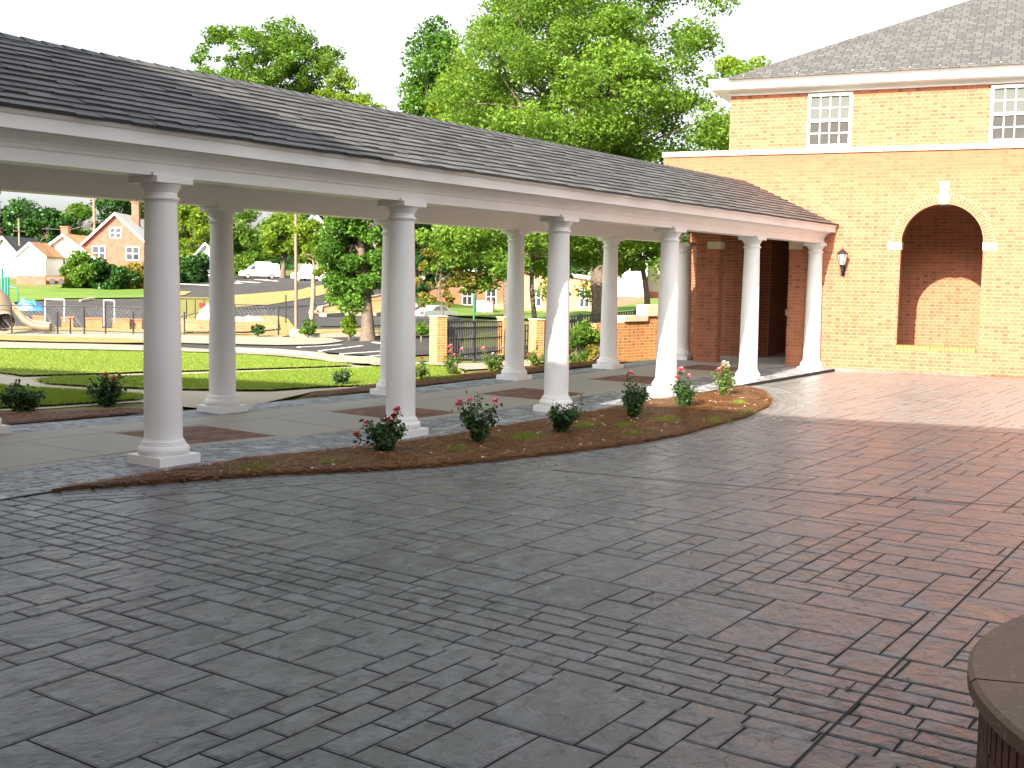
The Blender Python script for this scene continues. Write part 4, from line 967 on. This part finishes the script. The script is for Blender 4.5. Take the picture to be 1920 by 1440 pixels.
def ironfence(label, a, b, h, n, posts=(0, 1), z0=.08):
    e = empty('iron_fence', a, 0, label, 'fence'); d = Vector(b)-Vector(a); L_ = Vector((d.x, d.y, 0)).length; ang = math.atan2(d.y, d.x); sl_ = d.z/L_
    X = Matrix.Rotation(ang, 4, 'Z') @ Matrix(((1, 0, 0, 0), (0, 1, 0, 0), (sl_, 0, 1, 0), (0, 0, 0, 1)))
    m = MB()
    for i in range(n+1): x = L_*i/n; m.box(x-.020, x+.020, -.018, .018, z0, h, X)
    m.build('balusters', BLACK, e)['kind'] = 'stuff'
    for z in (h-.16, h-.0, z0+.08, h*.55): m = MB(); m.box(0, L_, -.018, .018, z, z+.035, X); m.build('rail', BLACK, e)
    for f in posts: m = MB(); m.box(L_*f-.035, L_*f+.035, -.035, .035, -.2, h+.08, X); m.build('post', BLACK, e)
ironfence('black iron fence panel between the first two gate pillars', at(836,680,30.2), at(940,668,35.5), 1.05, 25, (.47,))
ironfence('short black iron fence panel right of the hidden gate pillar', at(960,672,35.5), at(1000,676,32.2), .98, 8, ())
ironfence('black iron railing behind the evergreen shrub and stepped wall', at(1020,668,33), at(1240,640,38), 1.05, 48, (.05, .27, .5, .75))
# stepped brick wall
q0, q1, q2, q3 = at(1108,690,25.2), at(1160,684,25.9), at(1202,679,26.5), at(1310,668,28)
def wseg(e, a, b, zt, cz, part_):
    d = Vector(b)-Vector(a); L_ = math.hypot(d.x, d.y); X = Matrix.Translation((a[0], a[1], 0)) @ Matrix.Rotation(math.atan2(d.y, d.x), 4, 'Z')
    o = MB().box(0, L_, -.12, .12, -.8, zt-e.location.z).build('wall', BRICKP, e); o.matrix_basis = Matrix.Translation((a[0]-e.location.x, a[1]-e.location.y, 0)) @ Matrix.Rotation(math.atan2(d.y, d.x), 4, 'Z')
    if cz: o2 = MB().box(-.02, L_+.02, -.16, .16, zt-e.location.z, zt+cz-e.location.z).build('coping', CREAM, e, bevel=.004); o2.matrix_basis = o.matrix_basis.copy()
sw = empty('stepped_wall', q0, 0, 'stepped brick garden wall with pale coping joining the building on its left', 'wall')
zt0 = at(1115,606,25.3).z; zt1 = at(1180,602,26.2).z; zt2 = at(1225,592,26.8).z
wseg(sw, q0, q1, zt0, 0, 0); wseg(sw, q1, q2, zt1, .13, 0); wseg(sw, q2, q3, zt2, .26, 0)
# lamp post and sign posts
def pole(name, label, cat, u, v, D, parts):
    e = empty(name, at(u, v, D), 0, label, cat)
    for nm, prof, mat in parts: MB().lathe(prof, 20).build(nm, mat, e, smooth=40)
    return e
pole('lamp_post', 'tall bronze lamp post on a round concrete footing beyond the lawn', 'lamp post', 555,640,50, [('footing', [(.30, -.3), (.30, .50), (.27, .53), (0.01, .53)], CONCL), ('mast', [(.14, .53), (.14, .56), (.075, .58), (.062, 8.2)], plain('bronze', (.14, .11, .085), .5)), ('lamp_head', [(.05, 8.2), (.32, 8.22), (.32, 8.34), (.05, 8.38)], BLACK)])
pole('sign_post', 'thin dark sign post left of the tall lamp post', 'sign post', 536,607,60, [('post', [(.035, -.3), (.035, 1.5)], BLACK)])
e = empty('street_sign', at(888,640,34), rad(30), 'narrow green sign on a post above the iron fence', 'sign')
MB().lathe([(.03, -.3), (.03, 1.4)], 10).build('post', plain('green_post', (.02, .12, .06), .5), e); MB().box(-.12, .12, -.06, -.035, .88, 1.36).build('panel', plain('sign_green', (.008, .07, .035), .4), e, bevel=.01)
e = empty('utility_pole', at(178,500,150), 0, 'pale wooden utility pole with a crossarm behind the brick cottage', 'pole')
MB().lathe([(.22, -2), (.16, 9.5)], 10).build('pole', BARKL, e); MB().box(-1.1, 1.1, -.08, .08, 5.6, 5.8).build('crossarm', BARKL, e)
e = empty('utility_pole', at(37,500,140), 0, 'slim pale pole with a crossarm above the grey house roof', 'pole')
MB().lathe([(.14, -2), (.10, 5.8)], 10).build('pole', BARKL, e); MB().box(-.7, .7, -.06, .06, 4.2, 4.35).build('crossarm', BARKL, e)
m = MB(); a, b = at(80,429,142), at(178,418,150); m.tube([a, a.lerp(b, .5)-Vector((0, 0, .5)), b], .05, 5); tag(m.build('power_line', GREYM), 'sagging grey power line in front of the dark far trees', 'cable')

# houses
ORB = plain('cottage_brick', (.30, .095, .06), .85, .25, 2, bump=.3); SID = plain('white_siding', (.75, .75, .74), .6, .04, 1); GSID = plain('grey_siding', (.42, .44, .42), .7, .08, 1)
RFO = plain('orange_roof', (.38, .20, .08), .9, .2, .8); RFP = plain('pale_roof', (.58, .56, .50), .9, .08, 1); RFD = plain('dark_roof', (.07, .075, .085), .9, .3, 1)
def house(label, u, v, D, w_, dp, eave, ridge, rz, wall, roof, base=None, windows=(), chim=None, ov=.35, name='house', lower=None):
    e = empty(name, at(u, v, D), rz, label, 'house'); m = MB()
    m.prism([(-w_/2, base or -1.5), (w_/2, base or -1.5), (w_/2, eave), (0, ridge), (-w_/2, eave)], 1, 0, dp); m.build('wall', wall, e)
    if base: MB().box(-w_/2+.03, w_/2-.03, .03, dp-.03, -2, base).build('foundation', lower or ORB, e)
    r = MB(); k = (ridge-eave)/(w_/2); t = .18
    for s in (-1, 1): r.prism([(0, ridge+t), (s*(w_/2+ov), eave-k*ov+t), (s*(w_/2+ov), eave-k*ov), (0, ridge)], 1, -ov, dp+ov)
    ro = r.build('roof', roof, e)
    for s in (-1, 1):
        q = MB(); q.prism([(0, ridge+t-.02), (s*(w_/2+ov), eave-k*ov+t-.02), (s*(w_/2+ov), eave-k*ov-.12), (0, ridge-.14)], 1, -ov-.06, -ov-.002); q.build('barge_board', WHITE, e)
    for (x, z, ww, hh) in windows:
        f = MB(); f.box(x-ww/2, x+ww/2, -.08, .03, z, z+hh); fo = f.build('window', WHITE, e); g = MB()
        for a in (0, 1):
            for b in (0, 1): g.box(x-ww/2+.1+a*(ww/2-.05), x-.05+a*(ww/2-.05), -.10, -.075, z+.1+b*(hh/2-.05), z+hh/2-.05+b*(hh/2-.05))
        g.build('pane', GLASS, fo)
    if chim: x, y, z0, z1 = chim; c = MB(); c.box(x-.4, x+.4, y-.4, y+.4, z0, z1); c.box(x-.48, x+.48, y-.48, y+.48, z1, z1+.15); c.build('chimney', ORB, ro)
    return e
z = 130/FPX
house('red brick cottage with a tall white-edged gable and pale roof', 218,530,130, 122*z,8, 70*z,128*z, rad(-52),ORB,RFP, windows=[(0,83*z,22*z,20*z),(-31*z,42*z,25*z,26*z),(31*z,42*z,25*z,26*z)], chim=(1.0,5,6.5,9.2))
z = 124/FPX
house('small white gabled house wing on a brick base left of the cottage', 58,533,124, 56*z,5, 52*z,76*z, rad(-56),SID,RFO, base=16*z, windows=[(0,28*z,8*z,22*z)], ov=.2)
house('low white cottage with a wide orange roof and porch', 122,530,129, 110*z,7, 52*z,92*z, rad(-56)+rad(0),SID,RFO, base=16*z, windows=[(-20*z,34*z,13*z,18*z),(-4*z,34*z,13*z,18*z),(22*z,26*z,12*z,28*z)], chim=(-1,3,5.2,6.2), ov=.5)
house('grey-green sided house with a dark roof at the far left edge', 8,528,138, 60*z,9, 58*z,92*z, rad(-56),GSID,RFD, base=10*z, chim=(-2.6,4,4.5,6.4))
z = 100/FPX
house('white clapboard house with a row of small dark windows right of the oak trunk', 1165,590,100, 92*z,9, 110*z,160*z, rad(-60),SID,RFD, base=34*z, windows=[(-8*z,82*z,13*z,17*z),(8*z,82*z,13*z,17*z),(-26*z,82*z,13*z,17*z)], ov=.3, lower=ORB)
house('tan sided house wing on a red brick base beside the white house', 1245,590,104, 66*z,8, 96*z,140*z, rad(-60),plain('tan_siding',(.38,.30,.22),.8,.1,2),RFD, base=44*z, ov=.3)
house('white house glimpsed through the trees above the parking lot', 590,490,170, 70*z*1.7,8, 50*z*1.7,90*z*1.7, rad(-50),SID,RFP, windows=[(0,1.5,1.4,1.8)])
house('small grey roofed house half hidden behind the trees right of the cottage', 385,515,150, 60*z*1.5,8, 24*z*1.5,58*z*1.5, rad(-40),GSID,RFP)
z = 118/FPX
bh = house('long low sunlit brick hall with tall white windows behind the iron fence', 960,596,118, 400*z,12, 66*z,100*z, rad(-62),plain('hall_brick',(.48,.22,.11),.85,.12,1),RFP, windows=[(x_*z,22*z,20*z,34*z) for x_ in (-85,-40,0,45,90,135)], name='brick_hall')
for i, (u, v) in enumerate([(902,586),(918,586)]):
    e = empty('air_conditioner', at(u, v, 112), rad(-62), ['white air conditioning cabinet left of its darker neighbour at the brick hall', 'dark red-brown cabinet beside the white air conditioning cabinet'][i], 'air conditioner')
    m = MB(); m.box(-.4, .4, -.4, .4, -.2, 1.1); m.box(-.42, .42, -.42, .42, 1.1, 1.16); m.build('case', [SID, ORB][i], e, bevel=.03); m = MB(); [m.box(-.35, .35, -.43, -.405, .1+k*.12, .16+k*.12) for k in range(8)]; m.build('grille', GREYM, e)

# vehicles: side profile along x, nose to -x
def car(name, label, cat, p, rz, L_, wd, prof, paint, wheels, wr, win, extras=()):
    e = empty(name, p, rz, label, cat); m = MB(); n = len(prof); ys = [(-wd/2, .86), (-wd/2*.97, .96), (-wd/2*.85, 1.0), (wd/2*.85, 1.0), (wd/2*.97, .96), (wd/2, .86)]; vs = []
    zc_ = .55
    for y, s in ys: vs += [(x, y*(1 if z_ < 1.0 else 1-.16*(z_-1.0)), zc_+(z_-zc_)*(1-(1-s)*.5)) for x, z_ in prof]
    fs = [(k*n+i, k*n+(i+1) % n, (k+1)*n+(i+1) % n, (k+1)*n+i) for k in range(5) for i in range(n)]+[tuple(range(n))[::-1], tuple(5*n+i for i in range(n))]
    m.add(vs, fs); m.build('body', paint, e, smooth=35)
    for x in wheels:
        for s in (-1, 1):
            X = Matrix.Translation((x, s*(wd/2-.09), wr)) @ Matrix.Rotation(math.pi/2, 4, 'X'); w_ = MB(); w_.lathe([(wr*.6, -.11), (wr*.93, -.11), (wr, -.07), (wr, .07), (wr*.93, .11), (wr*.6, .11)], 24, cap=True)
            o = w_.build('wheel', DARK, e, smooth=40); o.matrix_basis = X
            r = MB(); r.lathe([(.02, -.125), (wr*.58, -.118), (wr*.58, .118), (.02, .125)], 16); r.build('rim', GREYM, o)
    for nm, poly in win:
        for s in (-1, 1):
            def tp(z_): return (wd/2)*(1-.16*(z_-1.0) if z_ > 1 else 1)+.004
            g = MB(); g.add([(x, s*tp(z_), z_) for x, z_ in poly], [tuple(range(len(poly)))]); g.build(nm, GLASS, e)
    for nm, bx, mt in extras:
        for b in bx: MB().box(*b).build(nm, mt, e)
    return e
PW = plain('white_car_paint', (.80, .80, .80), .25, .01, 1); PS = plain('silver_car_paint', (.36, .42, .46), .25, .02, 1, metal=.5); LR = plain('tail_red', (.45, .02, .02), .3); HL = plain('head_lamp', (.8, .8, .78), .2)
def gat(u, v): return hit(u, v)
p = at(487, 523, 140)
car('cargo_van', 'white cargo van with a ladder rack parked on the hillside lot', 'van', p, rad(34.3)-rad(90)+rad(18), 4.6, 1.9,
    [(-2.35,.35),(-2.4,.62),(-2.3,.92),(-1.55,1.08),(-1.05,1.55),(-.7,1.78),(-.2,1.86),(2.1,1.86),(2.25,1.75),(2.3,.9),(2.3,.35)], PW, (-1.5, 1.35), .33, [('side_window', [(-1.32,1.13),(-.98,1.52),(-.6,1.62),(-.6,1.13)])],
    [('ladder_rack', [(-.5,-.4,-.7,.7,2.0,2.05),(1.2,1.3,-.7,.7,2.0,2.05),(-.5,1.3,-.6,-.55,1.87,2.05),(-.5,1.3,.55,.6,1.87,2.05)], SID), ('bumper', [(-2.47,-2.38,-.85,.85,.35,.55)], GREYM), ('headlight', [(-2.41,-2.34,-.8,-.5,.66,.84),(-2.41,-2.34,.5,.8,.66,.84)], HL)])
p = at(585, 529, 125)
car('utility_vehicle', 'white sport utility car parked behind the lamp post', 'car', p, rad(34.3)-rad(90)-rad(8), 4.2, 1.8,
    [(-2.0,.4),(-2.05,.7),(-1.95,.95),(-1.2,1.05),(-.75,1.55),(-.55,1.66),(1.6,1.66),(1.85,1.5),(2.0,1.0),(2.0,.4)], PW, (-1.3, 1.25), .36, [('side_window', [(-1.0,1.08),(-.65,1.5),(.2,1.54),(.2,1.08)]), ('side_window', [(.35,1.08),(.35,1.54),(1.5,1.54),(1.75,1.1)])],
    [('bumper', [(-2.12,-2.02,-.8,.8,.4,.58),(2.0,2.08,-.8,.8,.4,.58)], GREYM), ('headlight', [(-2.07,-1.99,-.78,-.5,.72,.86),(-2.07,-1.99,.5,.78,.72,.86)], HL)])
p = at(815, 603, 100)
car('sedan', 'silver blue sedan with red tail lights seen from behind beyond the gate', 'car', p, rad(34.3)+rad(180)-rad(40), 4.5, 1.75,
    [(-2.2,.35),(-2.25,.6),(-2.1,.8),(-1.1,.95),(-.5,1.35),(0,1.42),(.7,1.38),(1.3,1.02),(2.1,.96),(2.2,.7),(2.15,.35)], PS, (-1.35, 1.4), .32, [('side_window', [(-.85,.98),(-.42,1.3),(.1,1.36),(.1,.98)]), ('side_window', [(.18,.98),(.18,1.36),(.68,1.32),(1.1,1.0)])],
    [('tail_light', [(2.14,2.22,-.8,-.45,.68,.88),(2.14,2.22,.45,.8,.68,.88)], LR), ('licence_plate', [(2.19,2.23,-.22,.22,.62,.74)], SID), ('rear_window', [(.74,1.24,-.62,.62,1.06,1.07)], GLASS)])
p = at(375, 497, 146)
car('sedan', 'pale car half hidden in the bushes right of the brick cottage', 'car', p+Vector((0, 0, -.6)), rad(-56), 4.2, 1.7,
    [(-2.1,.35),(-2.15,.6),(-2.0,.8),(-1.0,.95),(-.5,1.35),(0,1.42),(.7,1.38),(1.3,1.02),(2.0,.96),(2.1,.7),(2.05,.35)], PW, (-1.3, 1.3), .32, [('side_window', [(-.85,.98),(-.42,1.3),(.1,1.36),(.1,.98)])])

# playground and building site
def DD(u, v): return (hit(u, v)-CC).dot(CF)
s50 = 50/FPX; right = Vector((math.sin(YAW), -math.cos(YAW), 0)); fwd = Vector((math.cos(YAW), math.sin(YAW), 0))
TAN = plain('tan_plastic', (.15, .108, .06), .4, .06, 2); TEAL = plain('teal_post', (.015, .16, .12), .45, .1, 2)
e = empty('tube_slide', at(10,618,51), 0, 'fat tan tube slide with a round open mouth at the left edge', 'slide')
q = lambda u, v, D=51: at(u, v, D)-at(10, 618, 51)
m = MB(); pts = [q(-30,545,53), q(-12,552,52.5), q(2,565,52), q(6,585,51), q(9,603,50)]; m.tube(pts, [.36, .38, .40, .40, .40], 20, cap=False); m.tube([p_*1 for p_ in pts], [.33, .35, .37, .37, .37], 20, cap=False); m.build('tube', TAN, e, smooth=60)
m = MB(); pr = [q(9,603,50)+Vector((0, 0, 0))]; m.tube([q(8.6,601,50.1), q(9.3,605,49.9)], [.43, .43], 20, cap=False); m.build('mouth_rim', plain('dark_tan', (.30, .22, .14), .5), e, smooth=60)
e = empty('open_slide', at(75,620,50), 0, 'long curving tan open slide beside the tube slide', 'slide')
q = lambda u, v, D=50: at(u, v, D)-at(75, 620, 50)
m = MB(); pts = [q(24,576,51), q(34,585), q(46,600), q(62,610), q(80,613), (q(95,613))]; m.tube(pts, [.12, .15, .17, .18, .18, .18], 10); m.build('chute', TAN, e, smooth=50)
m = MB(); m.tube([p_+Vector((0, 0, .17)) for p_ in pts], .04, 6); m.build('side_rail', plain('tan_edge', (.26, .2, .12), .4), e)
e = empty('play_post', at(8,590,54), 0, 'cluster of teal play tower posts at the left edge', 'play tower')
for u, v in ((4,503),(10,519),(15,519)): MB().tube([at(u, 612, 54)-at(8,590,54), at(u, v, 54)-at(8,590,54)], .06, 8).build('post', TEAL, e)
m = MB(); m.tube([at(18,538,54)-at(8,590,54), at(31,540,54)-at(8,590,54), at(33,548,54)-at(8,590,54), at(33,568,54)-at(8,590,54)], .035, 8); m.build('handrail', TEAL, e)
# crumpled blue tarp
def lump(name, label, cat, u, v, D, w_, h, dpt, mat, seed=0, rot=0, n=26, stuff=None):
    V = []; F = []; rs = Vector((seed*3.1, seed, 0))
    for i in range(n+1):
        for j in range(n+1):
            a, b = i/n*2-1, j/n*2-1; r = min(1, math.hypot(a, b)); hh = h*max(0, 1-r**2.2)*(.65+.9*abs(noise.noise(Vector((a*2.2, b*2.2, 0))+rs))); hh += .08*h*noise.noise(Vector((a*9, b*9, 0))+rs)
            V.append((a*w_/2, b*dpt/2, hh-.04*(r >= .99)-.02))
    F = [(i*(n+1)+j, (i+1)*(n+1)+j, (i+1)*(n+1)+j+1, i*(n+1)+j+1) for i in range(n) for j in range(n)]
    o = fastmesh(name, np.array(V), np.array(F), mat); o.location = at(u, v, D); o.rotation_euler = (0, 0, YAW-math.pi/2+rot); tag(o, label, cat); return o
lump('tarpaulin', 'crumpled blue tarpaulin heap behind the slides', 'tarpaulin', 56,583,DD(56,583), 62*DD(56,583)/FPX,.95,1.6, plain('blue_tarp', (.03, .16, .42), .4, .5, 6), 2)
lump('tarpaulin', 'white plastic sheeting spread over the clay inside the wire fence', 'tarpaulin', 462,606,DD(462,606), 105*54/FPX,.42,1.5, plain('white_sheet', (.72, .72, .70), .4, .1, 3), 5)
lump('pallet_bag', 'squarish white wrapped stack beside the olive skip', 'sack', 388,603,DD(388,603), 1.25,.9,1.0, plain('white_sheet2', (.78, .78, .76), .5, .05, 2), 9)
lump('clay_heap', 'low red clay heap inside the wire fence', 'heap', 330,622,DD(330,622), 3.4,.5,1.8, MCLAY, 13)
e = empty('soccer_goal', at(102,612,52), 0, 'grey metal frame behind the wire fence, left of its twin', 'goal frame', 'grey metal frames')
def frame(e, u0, u1, vt_, vb_, D, ref):
    for a, b in (((u0, vb_), (u0, vt_)), ((u1, vb_-8), (u1, vt_+1)), ((u0, vt_), (u1, vt_+1))): MB().tube([at(*a, D)-ref, at(*b, D)-ref], .035, 8).build('bar', GREYM, e)
frame(e, 85, 121, 561, 612, 52, at(102,612,52))
e = empty('soccer_goal', at(205,612,52), 0, 'grey metal frame behind the wire fence, right of its twin', 'goal frame', 'grey metal frames'); frame(e, 195, 215, 563, 612, 52, at(205,612,52))
OB = plain('site_brick', (.36, .125, .05), .85, .25, 3, bump=.2)
for i, (u0, u1, v0, v1) in enumerate([(64,84,594,610),(118,138,596,617),(163,192,598,618),(213,243,599,620),(246,266,600,619)]):
    D = DD((u0+u1)/2, v1); o = MB(); w_ = (u1-u0)*D/FPX; h = (v1-v0)*D/FPX; o.box(-w_/2, w_/2, -.3, .3, -.1, h); o.box(-w_/2-.03, w_/2+.03, -.33, .33, h, h+.05)
    o = o.build('low_brick_wall', OB); o.location = at((u0+u1)/2, v1, D); o.rotation_euler = (0, 0, YAW-math.pi/2+.25)
    tag(o, ['low brick wall block under the curving slide', 'low brick wall block right of the slide end', 'broad low brick wall block in the middle of the row', 'low brick wall block left of the first front column', 'low brick wall block partly behind the first front column'][i], 'wall block', 'low brick wall blocks in the playground')
DS = DD(365,600); e = empty('dumpster', hit(365,600), rad(-50), 'olive yellow open-top waste skip behind the first columns', 'skip')
OLV = plain('olive_paint', (.085, .085, .012), .5, .15, 3); w_ = 62*DS/FPX/.64
m = MB(); m.box(-w_/2, w_/2, -.03, .03, 0.05, 1.2); m.box(-w_/2, w_/2, 1.5, 1.56, .05, 1.2); m.box(-w_/2, -w_/2+.06, .031, 1.499, .05, 1.2); m.box(w_/2-.06, w_/2, .031, 1.499, .05, 1.2); m.box(-w_/2+.061, w_/2-.061, .031, 1.499, .05, .1); m.build('tub', OLV, e)
for k in range(7): MB().box(-w_/2+k*w_/6-.03, -w_/2+k*w_/6+.03, -.09, -.031, .1, 1.15).build('rib', OLV, e)
MB().box(-w_/2-.03, w_/2+.03, -.1, .05, 1.201, 1.28).build('rim', OLV, e); MB().box(.25, .55, -.1, -.092, .75, .98).build('sticker', LR, e)
m = MB(); m.tube([hit(200,543)+Vector((0,0,.2)), hit(240,537)+Vector((0,0,.2))], .2, 14); tag(m.build('drain_pipe', SID, smooth=50), 'short white drain pipe lying on the grass below the bushes', 'pipe')
m = MB(); m.tube([hit(150,568)+Vector((0,0,.2)), hit(178,563)+Vector((0,0,.2))], .1, 6); tag(m.build('timber_plank', CREAM), 'pale timber plank lying at the far edge of the road', 'plank')
e = empty('hand_cart', at(108,533,116), rad(-56), 'small dark cart with one white wheel beside the porch', 'cart'); MB().box(-1.0, .8, -.3, .3, .35, .75).build('tray', ORB, e, bevel=.04)
for x in (-.4, .5): o = MB().lathe([(.02, -.05), (.3, -.05), (.3, .05), (.02, .05)], 14).build('wheel', DARK, e); o.matrix_basis = Matrix.Translation((x, -.35, .3)) @ Matrix.Rotation(math.pi/2, 4, 'X')
# wire fence of the playground
def wirefence(label, pts, hs, posts):
    e = empty('wire_fence', pts[0], 0, label, 'fence'); o0 = pts[0]; m = MB()
    for a, b, h0, h1 in zip(pts, pts[1:], hs, hs[1:]): m.tube([a-o0+Vector((0, 0, h0)), b-o0+Vector((0, 0, h1))], .028, 6)
    m.build('top_rail', BLACK, e); m = MB()
    for a, b in zip(pts, pts[1:]): m.tube([a-o0+Vector((0, 0, .05)), b-o0+Vector((0, 0, .05))], .022, 6)
    m.build('bottom_rail', BLACK, e)
    for k, (a, h) in enumerate(posts): MB().tube([a-o0-Vector((0, 0, .2)), a-o0+Vector((0, 0, h))], .035, 8).build('post', BLACK, e)
    w_ = MB()
    for a, b, h0, h1 in zip(pts, pts[1:], hs, hs[1:]):
        n = int((b-a).length/.16)
        for i in range(n):
            for sgn in (0, 1):
                x0, x1 = i/n, min(1, (i+5)/n)
                if sgn: x0, x1 = x1, x0
                p0 = a.lerp(b, x0)-o0+Vector((0, 0, .06)); p1 = a.lerp(b, x1)-o0+Vector((0, 0, h0+(h1-h0)*x1)); w_.tube([p0, p1], .0022, 3, cap=False)
    w_.build('wire_mesh', GREYM, e)
F0 = [at(u, v, 50) for u, v in ((-40,620),(22,619),(108,622),(158,622),(268,626),(380,627),(522,632))]
wirefence('black chain-link playground fence along the sidewalk', F0[:5], [1.08,1.08,1.1,1.1,1.12], [(at(22,619,50),1.1),(at(108,622,50),.85),(at(132,622,50),.6),(at(158,622,50),1.12),(at(198,623,50),1.3),(at(250,625,50),.9)])
wirefence('taller black chain-link fence right of the first front column', [at(335,627,50), at(440,629,50), at(522,632,50)], [.75,1.33,1.36], [(at(346,626,50),.95),(at(522,634,50),1.38),(at(440,629,50),1.33)])
